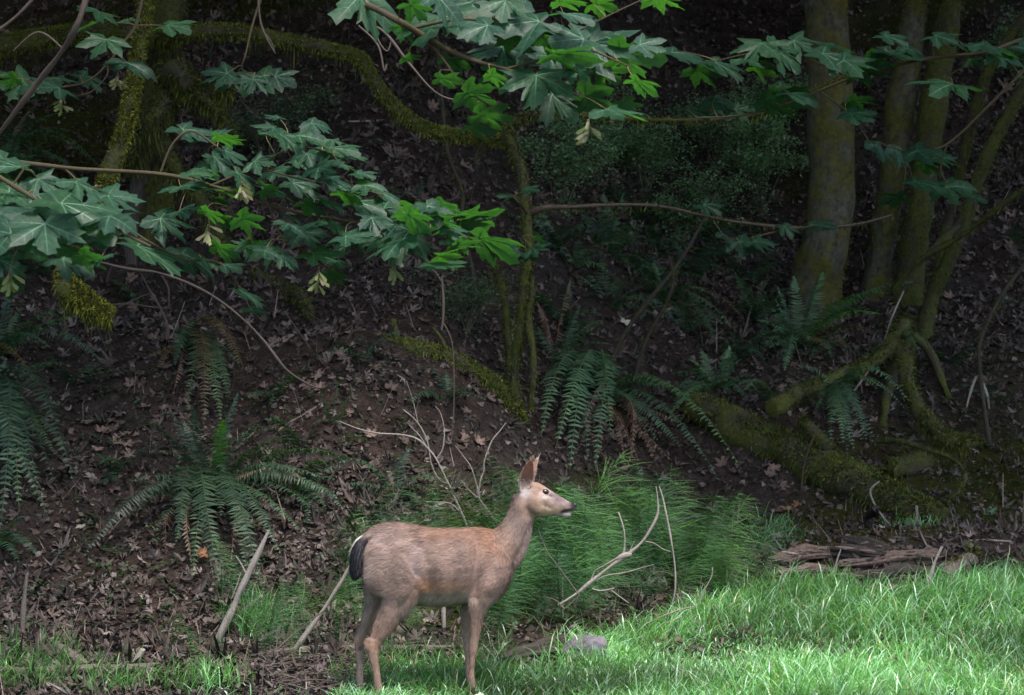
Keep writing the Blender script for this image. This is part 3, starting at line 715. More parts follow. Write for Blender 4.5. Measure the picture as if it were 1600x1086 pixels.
# rotten log pile at the grass edge on the right: broken pieces with splinters
def splinters(root, rows_, n, mats_):
    """loose slivers and bark flakes lying along a rotten log"""
    for k in range(n):
        a = rows_[RNG.integers(0, len(rows_) - 1)]; px = a[0] + RNG.uniform(-8, 40); px = min(max(px, rows_[0][0] - 8), rows_[-1][0] + 8)
        py = np.interp(px, [q[0] for q in rows_], [q[1] for q in rows_]); hw = np.interp(px, [q[0] for q in rows_], [q[2] for q in rows_]); Yd = np.interp(px, [q[0] for q in rows_], [q[3] for q in rows_])
        th = RNG.uniform(-.3, 1.9); c = np.array(P(px, py - hw * math.sin(th) * .98, Yd - hw * Yd / FPX * math.cos(th) * .98)) - np.array(root.location)
        L = RNG.uniform(.05, .22); w = RNG.uniform(.006, .016); d = np.array([1, RNG.normal(0, .12), RNG.normal(0, .14)]); d /= np.linalg.norm(d); up = np.array([0, -math.cos(th), math.sin(th)]); sd_ = np.cross(d, up)
        V = []
        for t, ww, hh in ((-.5, .25, .3), (-.2, 1, 1), (.25, .9, .8), (.5, .15, .2)):
            for sx, sz in ((-1, -.2), (1, -.2), (.6, .5), (-.7, .6)): V.append(c + d * L * (t + RNG.normal(0, .03)) + sd_ * w * ww * sx + up * w * hh * sz)
        Fq = [[i * 4 + j, i * 4 + (j + 1) % 4, i * 4 + 4 + (j + 1) % 4, i * 4 + 4 + j] for i in range(3) for j in range(4)]
        tcv = np.array(V); mb = MB(); mb.add(V, Fq, tc=np.stack([tcv[:, 1], tcv[:, 2], tcv[:, 0]], -1)); mb.build('splinter', mats_[RNG.integers(0, len(mats_))], root, smooth=False)
def rotten(label, rows_, mat_, seg=40, ridge=.17, rough=.2, nsp=9, sp=('rot', 'deadbrown', 'rotdark'), **kw):
    rows_, _ = fit_rows(rows_, 18, 'lie')
    root = log('rotten_log', label, rows_, 18, mat_, seg=seg, rough=rough, ridge=ridge, **kw)
    splinters(root, rows_, nsp, [M[k] for k in sp]); return root
rotten('short broken rotten log with pale splintered end at the left of the log pile', [(1216, 880, 8, 17.9), (1235, 873, 12, 17.9), (1262, 867, 11, 17.9), (1300, 866, 8, 18.0)], M['rot'], nsp=14, sp=('rot', 'dead', 'deadbrown'))
rotten('long reddish rotten log split along the grain at the grass edge', [(1312, 886, 7, 17.8), (1350, 883, 10.5, 17.8), (1395, 877, 11.5, 17.8), (1440, 872, 10.5, 17.8), (1468, 874, 8, 17.8)], M['rot'], nsp=18)
rotten('dark charred log resting on top of the log pile', [(1318, 844, 6, 18.3), (1345, 850, 9, 18.2), (1375, 859, 10, 18.15), (1392, 867, 8, 18.1)], M['rotdark'], rough=.12, ridge=.1, nsp=3)
rotten('dark lower log lying under the reddish split log', [(1304, 906, 7, 17.65), (1350, 905, 10, 17.65), (1400, 902, 11, 17.65), (1445, 899, 10, 17.65), (1482, 896, 8, 17.65)], M['rotdark'], nsp=12)
rotten('flat grey-brown slab of rotten wood half sunk in the grass', [(1326, 921, 5, 17.4), (1380, 922, 6, 17.4), (1440, 920, 6.5, 17.4), (1496, 914, 5, 17.4)], M['deadbrown'], nsp=6)
rotten('crumbling brown log mostly hidden behind the log pile', [(1296, 862, 6, 18.4), (1335, 866, 10, 18.3), (1380, 872, 8, 18.2)], M['rotdark'], nsp=7)
rotten('stubby rotten chunk under the broken log at the left of the pile', [(1240, 895, 6, 17.7), (1268, 893, 10, 17.7), (1296, 894, 7, 17.7)], M['rot'], nsp=8)
rotten('small splintered chunk of wood between the split log and the stump', [(1462, 893, 4, 17.6), (1480, 890, 6, 17.6), (1497, 896, 4, 17.6)], M['deadbrown'], nsp=6)
log('broken_stump', 'jagged grey broken stump with upright splinter beside the log pile', [(1478, 908, 10, 17.6), (1492, 890, 13, 17.6), (1508, 880, 12, 17.6), (1524, 876, 9, 17.6)], 17.6, M['deadbrown'], rough=.3, seg=16, cat='stump', moss=[(700, .018, .004, GOLDC, .3, .3, (-.3, 0, 1))],
    stubs=([(1523, 905, 5, 17.55), (1524, 880, 6, 17.55), (1521, 862, 6.5, 17.55), (1517, 852, 4, 17.55)],))
log('rotten_log', 'low knobbly dead root lying in the litter above the log pile', [(1385, 835, 4, 18.8), (1350, 818, 7, 18.9), (1370, 795, 6, 19.0)], 18.9, M['rotdark'], rough=.25, seg=10)
branch('dead_stick', 'pale peeled stick leaning upright in front of the log pile', [[(1446, 935, 3.2, 17.3), (1452, 910, 3, 17.3), (1460, 880, 3.4, 17.3), (1472, 854, 2.6, 17.3)]], 17.3, M['dead'], cat='stick')
branch('dead_stick', 'short upright peg of dead wood in front of the mossy log', [[(1433, 820, 2.6, 18.9), (1433, 805, 2.6, 18.9), (1432, 790, 2.4, 18.9)]], 18.9, M['dead'], cat='stick', jag=.004)
branch('dead_twig', 'thin curved pale twig looping in front of the mossy log', [[(1392, 822, 1.6, 18.9), (1375, 802, 1.8, 18.9), (1362, 778, 1.8, 18.9), (1361, 764, 1.8, 18.9), (1374, 752, 1.4, 18.9)]], 18.9, M['dead'], cat='twig')
branch('dead_twig', 'forked grey twig standing among the grass left of the split log', [[(1296, 905, 1.6, 17.5), (1304, 888, 1.5, 17.5), (1309, 872, 1.3, 17.5), (1314, 858, 1., 17.5)]], 17.5, M['dead'], cat='twig')

# dead wood around the deer
branch('dead_branch', 'bleached forked dead branch with a knot standing in the horsetails right of the deer',
       [[(905, 925, 3.9, 15.9), (925, 908, 4.06, 15.9), (950, 888, 3.9, 15.9), (975, 870, 4.29, 15.9), (1000, 850, 2.81, 15.9), (1016, 828, 2.65, 15.9), (1027, 805, 2.5, 15.9), (1028, 785, 2.03, 15.9), (1025, 760, 1.25, 15.9)],
        [(974, 868, 3.12, 15.9), (976, 850, 2.34, 15.9), (974, 825, 2.11, 15.9), (966, 800, 1.4, 15.9)], [(976, 813, 1.25), (981, 814, 0.78)], [(970, 869, 1.56, 15.9), (950, 880, 1.56, 15.9), (932, 890, 1.25, 15.9)], [(1008, 846, 1.25), (1022, 849, 1.09), (1036, 858, 0.78), (1048, 862, 0.62)], [(984, 862, 1.25), (988, 852, 1.01), (992, 845, 0.78)],
        [(922, 912, 1.72), (945, 900, 1.4), (975, 895, 1.17), (1000, 888, 0.94), (1022, 882, 0.62)], [(925, 920, 1.56), (940, 923, 1.4), (960, 919, 0.78)], [(955, 922, 1.09), (968, 932, 0.94), (982, 942, 0.62)], [(905, 925, 3.12), (885, 938, 2.34), (872, 945, 1.56)], [(924, 905, 1.09), (927, 897, 0.94), (930, 890, 0.62)],
        [(964, 874, 4.29), (975, 868, 6.63), (987, 866, 4.68)]], 15.9, M['dead'])
branch('dead_twig', 'long straight thin pale twig rising from the horsetails beside the forked branch', [[(1050, 945, 1.3, 15.8), (1055, 920, 1.5, 15.8), (1054, 880, 1.6, 15.8), (1046, 830, 1.7, 15.8), (1036, 780, 1.6, 15.8), (1030, 760, 1.2, 15.8)], [(1057, 928, 1), (1064, 938, .9), (1070, 946, .7)]], 15.8, M['dead'], cat='twig')
branch('dead_twig', 'thin crooked twig with a curved tip low over the grass edge', [[(990, 985, 1.4, 15.6), (1030, 965, 1.5, 15.6), (1065, 952, 1.5, 15.6), (1090, 945, 1.4, 15.6), (1102, 920, 1.3, 15.6), (1112, 900, 1.2, 15.6), (1113, 886, 1, 15.6)], [(1066, 963, 1.2), (1040, 975, 1.2), (1025, 990, .9)]], 15.6, M['dead'], cat='twig')
branch('dead_twig', 'thin grey twig slanting from the deer\'s chest through the horsetails', [[(905, 930, 1.3, 15.7), (890, 910, 1.2, 15.7), (868, 880, 1.1, 15.7), (855, 862, 1, 15.7), (842, 830, .8, 15.7)], [(882, 952, 1.6), (868, 938, 1.4), (848, 932, 1)], [(884, 950, 1.2), (895, 940, 1), (906, 930, .8)]], 15.7, M['deadbrown'], cat='twig')
branch('dead_branch', 'spray of fine pale twigs rising behind the deer\'s back',
       [[(735, 840, 2.6, 16.2), (728, 818, 2.2, 16.2), (716, 790, 2.2, 16.2), (700, 755, 2.1, 16.2), (682, 718, 2, 16.2), (668, 700, 2, 16.2), (650, 685, 1.9, 16.2), (625, 679, 1.8, 16.2), (590, 677, 1.6, 16.2), (560, 670, 1.4, 16.2), (530, 658, 1, 16.2)],
        [(702, 757, 1.6), (685, 748, 1.5), (674, 725, 1.4), (670, 700, 1.4), (664, 680, 1.2), (650, 657, 1), (630, 640, .8)], [(682, 717, 1.5), (692, 700, 1.3), (694, 670, 1.1), (688, 645, 1), (680, 635, .7)], [(668, 700, 1.2), (655, 680, 1), (640, 665, .8)], [(719, 800, 1.4), (706, 788, 1.3), (690, 785, 1.1), (665, 784, .9)], [(653, 660, .9), (645, 625, .8), (635, 595, .6)]], 16.2, M['dead'], seg=6)
branch('dead_branch', 'forked thin dead twig rising by the deer\'s shoulder',
       [[(785, 830, 2.4, 16.2), (768, 806, 2.2, 16.2), (755, 788, 2, 16.2), (748, 775, 2, 16.2), (751, 750, 1.8, 16.2), (756, 735, 1.7, 16.2), (757, 720, 1.6, 16.2), (768, 690, 1.4, 16.2), (782, 672, 1.2, 16.2), (791, 660, .9, 16.2)],
        [(749, 775, 1.6), (744, 755, 1.5), (736, 730, 1.3), (722, 710, 1.1), (711, 696, .8)], [(750, 780, 1.2), (735, 768, 1), (720, 750, .8)]], 16.2, M['dead'], seg=6)
branch('dead_stick', 'thick grey broken stick leaning in the grass left of the deer', [[(340, 1000, 7, 16.0), (358, 965, 7.5, 16.0), (375, 925, 7.2, 16.0), (395, 882, 6.5, 16.0), (408, 855, 5.5, 16.0), (420, 829, 2.5, 16.0)], [(384, 895, 2), (376, 880, 1.8), (368, 868, 1)], [(362, 935, 1.4), (370, 915, 1.3), (376, 895, 1)]], 16, M['dead'], cat='stick', seg=10, rough=.12)
branch('dead_stick', 'stubby grey stick poking out of the grass below the leaning stick', [[(365, 972, 4.5, 15.95), (385, 952, 5.5, 15.95), (409, 931, 5, 15.95)]], 15.95, M['dead'], cat='stick', jag=.006)
branch('dead_stick', 'pale stick sloping up behind the deer\'s tail', [[(462, 1014, 5.5, 15.6), (490, 975, 5, 15.6), (520, 930, 4.6, 15.6), (548, 884, 4, 15.6), (560, 862, 3, 15.6)]], 15.6, M['dead'], cat='stick', seg=9)
branch('dead_stick', 'thin straight stick crossing below the pale sloping stick', [[(436, 1012, 1.8, 15.5), (460, 990, 1.8, 15.5), (485, 970, 1.6, 15.5), (505, 955, 1.2, 15.5)]], 15.5, M['deadbrown'], cat='stick')
branch('dead_stick', 'weathered post of dead wood upright in the dirt on the far left', [[(35, 990, 5, 16.3), (36, 960, 4.5, 16.3), (39, 925, 4.5, 16.3), (42, 897, 4, 16.3)]], 16.3, M['deadbrown'], cat='stick', jag=.01, seg=9)
log('fallen_log', 'slim grey log lying on the ground behind the deer\'s hind legs', [(405, 1022, 5, 15.55), (440, 1019, 7.5, 15.55), (500, 1016, 9, 15.5), (560, 1016, 8, 15.5), (640, 1014, 6, 15.5), (700, 1012, 4, 15.5)], 15.5, M['deadbrown'], rough=.12, seg=14)
log('fallen_log', 'dark rotting log lying in the grass right of the deer\'s front legs', [(792, 1030, 8, 15.35), (820, 1022, 11, 15.35), (855, 1016, 13, 15.35), (890, 1012, 13, 15.4), (912, 1014, 10, 15.4)], 15.35, M['rotdark'], rough=.18, seg=36, ridge=.16)
log('fallen_log', 'small pale chunk of wood lying in front of the horsetails', [(945, 992, 5, 15.55), (965, 993, 6.5, 15.5), (995, 996, 6.5, 15.5), (1019, 998, 5.5, 15.5)], 15.5, M['dead'], rough=.12, seg=12, jag=.02)
log('fallen_log', 'long low log half buried in the dirt along the left edge', [(-20, 1047, 7, 15.4), (60, 1048, 9, 15.4), (150, 1047, 9, 15.4), (240, 1044, 7, 15.4)], 15.4, M['deadbrown'], rough=.2, seg=14)
log('fallen_log', 'grey slanting branch end sunk in the grass on the left', [(92, 1012, 7, 15.6), (112, 1026, 10, 15.55), (136, 1040, 7, 15.5)], 15.55, M['deadbrown'], rough=.2, seg=12)
branch('broken_branch', 'short yellow splintered stick standing in the grass on the left', [[(208, 1040, 6, 15.5), (216, 1028, 6, 15.5), (224, 1014, 4, 15.5)]], 15.5, M['dead'], cat='stick', jag=.012, seg=8, rough=.2)
branch('dead_twig', 'thin brown twig lying across the dirt left of the deer', [[(335, 1028, 1.6, 15.4), (365, 1036, 1.8, 15.35), (400, 1050, 1.8, 15.3), (425, 1060, 1.4, 15.25)]], 15.3, M['deadbrown'], cat='twig')
branch('dead_stick', 'brown stick lying in the brush pile by the deer\'s hind feet', [[(415, 995, 2.5, 15.6), (450, 1010, 3, 15.5), (490, 1036, 3.5, 15.35), (530, 1050, 2.6, 15.3)], [(480, 1030, 2), (505, 1029, 1.8), (530, 1024, 1.2)]], 15.5, M['deadbrown'], cat='stick')
branch('dead_twig', 'knobbly twig touching the deer\'s hock from the left', [[(500, 977, 2.2, 15.5), (525, 984, 2.6, 15.5), (545, 990, 2.6, 15.5), (562, 996, 1.6, 15.5)]], 15.5, M['deadbrown'], cat='twig')
branch('dead_twig', 'bent wiry twig in the brush pile next to the hind feet', [[(420, 1080, 1.4, 15.1), (455, 1068, 1.7, 15.1), (490, 1062, 1.7, 15.15), (530, 1066, 1.2, 15.2)], [(455, 1068, 1.2), (470, 1050, 1.1), (480, 1035, .8)]], 15.1, M['twig'], cat='twig')
branch('dead_stick', 'short grey snag standing under the deer\'s belly', [[(694, 990, 3, 15.9), (693, 960, 3.6, 15.9), (694, 935, 3, 15.9)]], 15.9, M['dead'], cat='stick')
branch('dead_twig', 'pale thin twig lying in the leaf litter beside the big fern', [[(168, 668, 1.6, 18.4), (190, 690, 1.8, 18.3), (205, 715, 1.2, 18.2)]], 18.3, M['dead'], cat='twig')
branch('dead_stick', 'diagonal brown stick lying on the leaf slope above the fern', [[(415, 688, 2.6, 18.0), (450, 662, 3, 18.1), (485, 642, 3, 18.2), (510, 625, 2.4, 18.3)], [(492, 645, 2), (500, 670, 1.8), (510, 700, 1.4), (511, 720, 1)]], 18.1, M['deadbrown'], cat='stick')
branch('bare_branch', 'long thin drooping twig arching over the leaf slope on the left', [[(150, 408, 1.8, 17.6), (200, 420, 2, 17.6), (255, 428, 2, 17.5), (320, 455, 2, 17.5), (370, 490, 2, 17.4), (410, 530, 2, 17.4), (445, 575, 2, 17.4), (475, 597, 1.9, 17.5), (497, 606, 1.7, 17.6), (512, 602, 1.2, 17.6)]], 17.5, M['twig'], seg=6)
branch('bare_branch', 'hanging bare twig below the maple leaves on the mossy bank', [[(690, 432, 2, 18.4), (693, 470, 2.4, 18.4), (692, 500, 2.2, 18.4), (690, 516, 1.4, 18.4)], [(693, 505, 1.2), (705, 530, 1.1), (709, 570, 1), (709, 640, .9), (705, 690, .8)], [(690, 440, 1.4), (680, 425, 1.2), (668, 416, .8)]], 18.4, M['twig'], seg=6)
branch('bare_branch', 'brown twig tangle on the litter slope left of the big fern', [[(135, 535, 2.4, 18.6), (145, 565, 3, 18.5), (155, 608, 3, 18.4)], [(150, 595, 1.6), (180, 590, 1.4), (230, 570, 1)], [(155, 608, 1.4), (140, 612, 1.3), (128, 625, 1)]], 18.5, M['twig'])
branch('bare_branch', 'thin stalk with tangled twigs on the litter slope under the maple leaves', [[(262, 540, 1.6, 18.7), (262, 510, 1.8, 18.7), (250, 480, 1.8, 18.7), (232, 450, 1.6, 18.7), (222, 430, 1.2, 18.7)], [(264, 480, 1.4), (263, 450, 1.3), (252, 430, 1)], [(160, 478, 1.4), (200, 475, 1.4), (240, 480, 1.2), (268, 482, .9)], [(185, 480, 1.3), (215, 466, 1.2), (235, 458, .8)]], 18.7, M['twig'], seg=6)
branch('bare_branch', 'thin brown stem leaning across the top left corner', [[(-40, 260, 3.5, 15.5), (20, 180, 4, 15.3), (62, 125, 4.2, 15.2), (95, 82, 4, 15.1), (120, 40, 3.8, 15), (140, -20, 3.6, 15), (160, -90, 3.4, 15)], [(100, 78, 2), (60, 50, 1.6), (20, 80, 1)]], 15.2, M['twig'])
branch('bare_branch', 'thin pale stem crossing the dark top left corner', [[(-20, 60, 3, 15.6), (20, 30, 3, 15.6), (50, 0, 2.8, 15.6), (80, -40, 2.6, 15.6)]], 15.6, M['twig'])
branch('bare_branch', 'hanging crooked bare twig in front of the arching limb', [[(402, -40, 1.8, 17), (405, 20, 2, 17), (412, 50, 2, 17), (428, 80, 1.4, 17)], [(412, 50, 1.2), (424, 66, 1), (430, 84, .8)]], 17, M['twig'], seg=6)
branch('bare_branch', 'fine dangling twig threading past the light green leaves', [[(560, 40, 1.6, 14), (590, 70, 2, 14), (600, 110, 1.8, 14), (604, 100, 1.6, 14)], [(560, 30, 2), (600, 50, 2), (640, 100, 1.8), (690, 150, 1.6), (760, 160, 1)], [(585, 20, 1.6), (590, 60, 1.5), (605, 80, 1.3), (612, 60, 1)]], 14, M['twig'], seg=6)
branch('dead_twig', 'pale fallen twig lying on the slope under the arching limb', [[(545, 190, 2, 21.0), (580, 189, 2.4, 21.0), (620, 187, 1.6, 21.0)]], 21, M['dead'], cat='twig')
branch('dead_twig', 'pale bare twig in the litter at the top right slope', [[(1546, 640, 2, 20), (1540, 610, 2.6, 20), (1525, 590, 2.4, 20.1), (1508, 650, 2.2, 20), (1520, 662, 1.6, 19.9)]], 20, M['dead'], cat='twig')
branch('dead_twig', 'thin dead twig lying flat in the litter right of the log pile', [[(1505, 845, 1.5, 18.6), (1540, 844, 1.9, 18.6), (1580, 846, 1.5, 18.6)]], 18.6, M['dead'], cat='twig')
branch('dead_twig', 'reddish dead twig lying in the litter behind the upright peg', [[(1440, 838, 1.8, 18.8), (1475, 842, 2, 18.8), (1515, 846, 1.4, 18.7)]], 18.8, M['deadbrown'], cat='twig')

# grey stone and a pale puffball by the front hoof
def stone_shape(S):
    k = 1 + .16 * NBK(S[..., 0] * .3, S[..., 1] * .3, S[..., 2] * .3) + .05 * NBK2(S[..., 0] * .3, S[..., 1] * .3, S[..., 2] * .3)
    S = S * k[..., None]; return np.clip(S, -.86, .8)
g = G(914, 1036)
st = blobmesh('stone', (0, 0, 0), (.13, .1, .085), M['rock'], None, n=26, shape=stone_shape); st.location = (g[0], g[1], float(ground_z(g[0], g[1])) + .065); st.rotation_euler = (.1, -.25, .4)
tagged(st, 'angular violet-grey stone at the end of the dark rotting log in the grass', 'stone')
g = P(750, 1077, 14.75)
m, nt, out = new_mat('puffball_skin'); oc = nt.nodes.new('ShaderNodeTexCoord').outputs['Object']; n1 = _noise(nt, oc, 60, 6, .7)
nt.links.new(_pbsdf(nt, _ramp(nt, n1, [(.35, (.32, .33, .22)), (.65, (.62, .62, .5))]), .85, .2, _bump(nt, n1, .7, .006)).outputs[0], out.inputs[0]); M['puff'] = m
pf = blobmesh('puffball', (0, 0, 0), (.036, .034, .032), M['puff'], None, n=18, shape=lambda S: S * (1 + .06 * NBK2(S[..., 0] * .4, S[..., 1] * .4, S[..., 2] * .4))[..., None]); pf.location = (g[0], g[1], float(ground_z(g[0], g[1])) + .028)
tagged(pf, 'small pale round puffball in the grass by the deer\'s front hoof', 'mushroom')
# ------------------------------------------------------------------ sword ferns
FC = np.array([.038, .08, .044])
def frond(name, B, T, arch, width, parent, mat_, base_col, roll=0., droop=.25, npin=34, dead=False):
    """one pinnate frond from B to T: bowed midrib with two rows of narrow leaflets"""
    B, T = np.array(B), np.array(T); L = np.linalg.norm(T - B)
    side_ = np.cross(T - B, (0, 0, 1.)); side_ /= np.linalg.norm(side_) + 1e-9
    C1 = B * .6 + T * .4 + np.array([0, 0, arch * L * 1.25]) + side_ * RNG.normal(0, .1) * L
    u = np.linspace(0, 1, npin + 1)[:, None]
    path = (1 - u) ** 2 * B + 2 * u * (1 - u) * C1 + u * u * T
    t = np.gradient(path, axis=0); t /= np.linalg.norm(t, axis=1)[:, None]
    h = (T - B) * np.array([1, 1, 0]); h = h / (np.linalg.norm(h) + 1e-9)
    s0 = np.array([h[1], -h[0], 0])                     # sideways
    s = s0[None] - t * (t @ s0)[:, None]; s /= np.linalg.norm(s, axis=1)[:, None]
    nrm = np.cross(s, t); nrm *= np.sign(nrm[:, 2:3].mean() + 1e-9)
    cr, sr = math.cos(roll), math.sin(roll); s, nrm = s * cr + nrm * sr, nrm * cr - s * sr
    mb = MB()
    # midrib ribbon, three-sided
    w = (.0035 * (1 - .8 * u)) * (L / .7)
    V = np.stack([path + s * w, path - s * w, path + nrm * w], 1).reshape(-1, 3)
    i = np.arange(npin)[:, None, None] * 3; q = np.array([[0, 1, 4, 3], [1, 2, 5, 4], [2, 0, 3, 5]])[None]
    mb.add(V, (i + q).reshape(-1, 4), np.array(base_col) * np.array([1.5, 1.1, .8]))
    # leaflets
    k = np.arange(2, npin); k = k[RNG.random(len(k)) > .05]; uu = u[k, 0]
    prof = np.clip(np.sin(np.clip((uu + .12) / 1.12, 0, 1) ** .75 * np.pi) ** .65, .08, 1) * width
    for sd in (-1, 1):
        jit = RNG.normal(0, .1, (len(k), 1))
        d = s[k] * sd * .93 + t[k] * (.25 + 1.3 * jit) - nrm[k] * (droop + RNG.normal(0, .22, (len(k), 1)))
        d /= np.linalg.norm(d, axis=1)[:, None]
        ln = (prof * RNG.uniform(.72, 1.15, len(k)))[:, None]
        if dead: d[:, 2] -= .5; ln = ln * RNG.uniform(.4, 1, (len(k), 1))
        wv = t[k] * (L / npin * .46)
        b = path[k]
        tip = b + d * ln - nrm[k] * ln * .12
        V = np.stack([b - wv * .6, b + wv * .8, b + d * ln * .45 + wv * .8, b + d * ln * .45 - wv * .7, tip], 1)
        m = len(k); i = np.arange(m)[:, None] * 5
        c = np.array(base_col) * RNG.uniform(.75, 1.25, (m, 1)) * (1 + .35 * (uu[:, None] - .4))
        mb.add(V.reshape(-1, 3), i + np.array([[0, 1, 2, 3]]), np.repeat(c[:, None], 5, 1).reshape(-1, 3))
        mb.f.append(i + np.array([[3, 2, 4]]) + mb.n - 5 * m); mb.m.append(np.zeros(m, int))
    return mb.build(name, mat_, parent)

def fern(label, cx, cy, tips, rnd=(0, 0, 0), width=.085, arch=.28, tone=1., dead=(), Y=None, bright=(), scale=1.):
    """cx, cy: crown of the fern on the ground; tips: (px, py[, dY, arch]) of single fronds"""
    g = G(cx, cy) if Y is None else P(cx, cy, Y)
    root = empty('sword_fern', g); tagged(root, label, 'fern', 'sword ferns on the bank')
    ppm = FPX / g.y
    for k, q in enumerate(tips):
        dY = q[2] if len(q) > 2 else RNG.uniform(-.35, -.05); a = q[3] if len(q) > 3 else arch
        T = P(q[0], q[1], g.y + dY)
        for _ in range(40):
            if T.z > float(ground_z(T.x, T.y)) + .05: break
            dY -= .05; T = P(q[0], q[1], g.y + dY)
        T = T - g; L = T.length
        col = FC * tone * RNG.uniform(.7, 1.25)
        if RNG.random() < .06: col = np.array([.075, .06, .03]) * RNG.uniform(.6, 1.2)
        if k in bright: col = np.array([.05, .14, .032])  # bright fronds have light put into their colour
        if L > .3 and RNG.random() < .75:      # a neighbour frond alongside
            T2 = T + Vector((RNG.normal(0, .22) * L, -abs(RNG.normal(0, .1)), RNG.normal(0, .16) * L)) ; T2 *= RNG.uniform(.6, 1.05)
            if (g + T2).z > float(ground_z((g + T2).x, (g + T2).y)) + .03:
                frond('frond', (RNG.normal(0, .015), RNG.normal(0, .015), -.03), T2, a * RNG.uniform(.8, 1.2), width * (.55 + .6 * L), root, M['fern'], col * RNG.uniform(.6, .95), roll=RNG.normal(0, .25), npin=int(np.clip(L / .0135, 24, 62)))
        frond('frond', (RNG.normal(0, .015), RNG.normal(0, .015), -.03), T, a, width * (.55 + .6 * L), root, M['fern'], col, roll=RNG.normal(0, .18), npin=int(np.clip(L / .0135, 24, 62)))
    n, lo, hi = rnd
    for k in range(n):
        a = RNG.uniform(0, 2 * np.pi); L = RNG.uniform(lo, hi)
        T = np.array([math.cos(a) * L * .85, math.sin(a) * L * .7 - .1, RNG.uniform(-.3, .55) * L])
        gz = float(ground_z(g.x + T[0], g.y + T[1])) - g.z + .03
        T[2] = max(T[2], gz)
        frond('frond', (RNG.normal(0, .015), RNG.normal(0, .015), -.03), T, RNG.uniform(.2, .42), width * (.55 + .6 * L), root, M['fern'], FC * tone * RNG.uniform(.6, 1.), roll=RNG.normal(0, .25), npin=int(np.clip(L / .02, 18, 46)))
    for q in dead:
        dY = q[2] if len(q) > 2 else RNG.uniform(-.3, .05); T = P(q[0], q[1], g.y + dY)
        for _ in range(40):
            if T.z > float(ground_z(T.x, T.y)) + .04: break
            dY -= .05; T = P(q[0], q[1], g.y + dY)
        T = T - g
        frond('dead_frond', (RNG.normal(0, .03), RNG.normal(0, .03), -.02), T, RNG.uniform(.08, .25), width * .8, root, M['deadfern'], np.array([.085, .06, .046]) * RNG.uniform(.6, 1.7), roll=RNG.normal(0, .4), droop=.5, npin=30, dead=True)
    return root

fern('large sword fern spreading over the litter, its centre frond coloured as if lit', 330, 770,
     [(300, 632, -.1, .2), (372, 612, .1, .2), (350, 655, -.3, .3), (128, 872, -.5, .35), (245, 705, -.2, .35), (205, 800, -.5, .4), (300, 905, -.6, .4), (342, 915, -.7, .4), (385, 890, -.6, .38), (440, 868, -.5, .36), (478, 838, -.4, .3), (530, 780, -.3, .32), (562, 722, -.15, .3), (455, 705, -.1, .35), (470, 735, -.3, .3), (410, 660, .1, .3), (275, 850, -.6, .42), (235, 840, -.5, .4), (410, 920, -.6, .38), (495, 800, -.4, .3), (265, 640, .1, .25)],
     (9, .5, .75), tone=.72, dead=[(300, 880), (260, 860), (360, 880), (440, 780), (420, 730)], bright=(2,))
fern('sword fern on the litter slope just above the large fern, fronds hanging down', 292, 545,
     [(318, 668, -.5, .45), (290, 640, -.5, .45), (345, 660, -.5, .4), (360, 600, -.3, .4), (375, 570, -.1, .4), (270, 520, .1, .3), (330, 520, .1, .35), (300, 500, .1, .3), (232, 560, -.2, .3)], (3, .3, .5), tone=.8, dead=[(270, 620), (345, 640)])
fern('sword fern cut by the left edge with long fronds drooping over dark litter', -18, 640,
     [(88, 712, -.4, .35), (30, 800, -.7, .45), (75, 808, -.7, .45), (30, 610, .1, .3), (48, 760, -.6, .45), (15, 760, -.7, .45), (60, 680, -.4, .4), (10, 560, .1, .3), (0, 830, -.8, .45)], (4, .5, .7), tone=.85)
fern('sword fern below the bright moss clump, one long frond arching right', -15, 560,
     [(163, 568, -.3, .42), (128, 492, -.1, .2), (110, 510, -.2, .3), (60, 600, -.5, .45), (35, 480, .1, .3), (80, 545, -.4, .4), (20, 430, .1, .2)], (4, .4, .7), tone=1.15, bright=(1,))
fern('dim sword fern high on the left bank behind the maple leaves', -5, 262,
     [(152, 258, -.2, .5), (128, 212, 0, .42), (105, 175, .1, .3), (60, 160, .1, .25), (90, 290, -.3, .45), (40, 300, -.4, .4), (130, 290, -.3, .45)], (6, .4, .8), tone=1.6)
fern('fern frond clump coloured pale as if lit under the top left leaves', 12, 300, [(72, 222, -.1, .3), (68, 245, -.2, .4), (30, 215, 0, .3), (80, 270, -.3, .4)], (2, .2, .35), tone=1.2, bright=(0,))
fern('low sword fern at the left edge of the dirt', -10, 850, [(42, 806, -.1, .35), (38, 850, -.3, .4), (60, 868, -.4, .3), (30, 880, -.4, .3)], (3, .25, .4), tone=1.0)
fern('big drooping fern on the cut bank with a skirt of dead brown fronds', 935, 618,
     [(860, 622, -.35, .4), (868, 700, -.5, .45), (918, 720, -.55, .45), (930, 730, -.6, .45), (1010, 640, -.3, .3), (1030, 690, -.4, .35), (1095, 640, -.1, .35), (1120, 745, -.4, .35), (880, 560, .1, .3), (905, 555, .1, .3), (940, 545, .1, .3), (985, 570, 0, .3), (846, 680, -.45, .42), (1065, 700, -.4, .35), (890, 735, -.6, .45), (850, 590, -.1, .4), (1030, 590, -.1, .35)],
     (6, .4, .6), tone=1.15, dead=[(900, 690), (1060, 660), (1050, 720), (945, 690), (995, 650), (1035, 650), (915, 640), (960, 660), (1070, 700), (990, 730), (1030, 735), (955, 730), (975, 720), (1000, 725), (1018, 700), (990, 700), (940, 700), (1040, 690), (1025, 715), (905, 700), (925, 660), (965, 690), (1010, 680), (980, 735), (872, 650)])
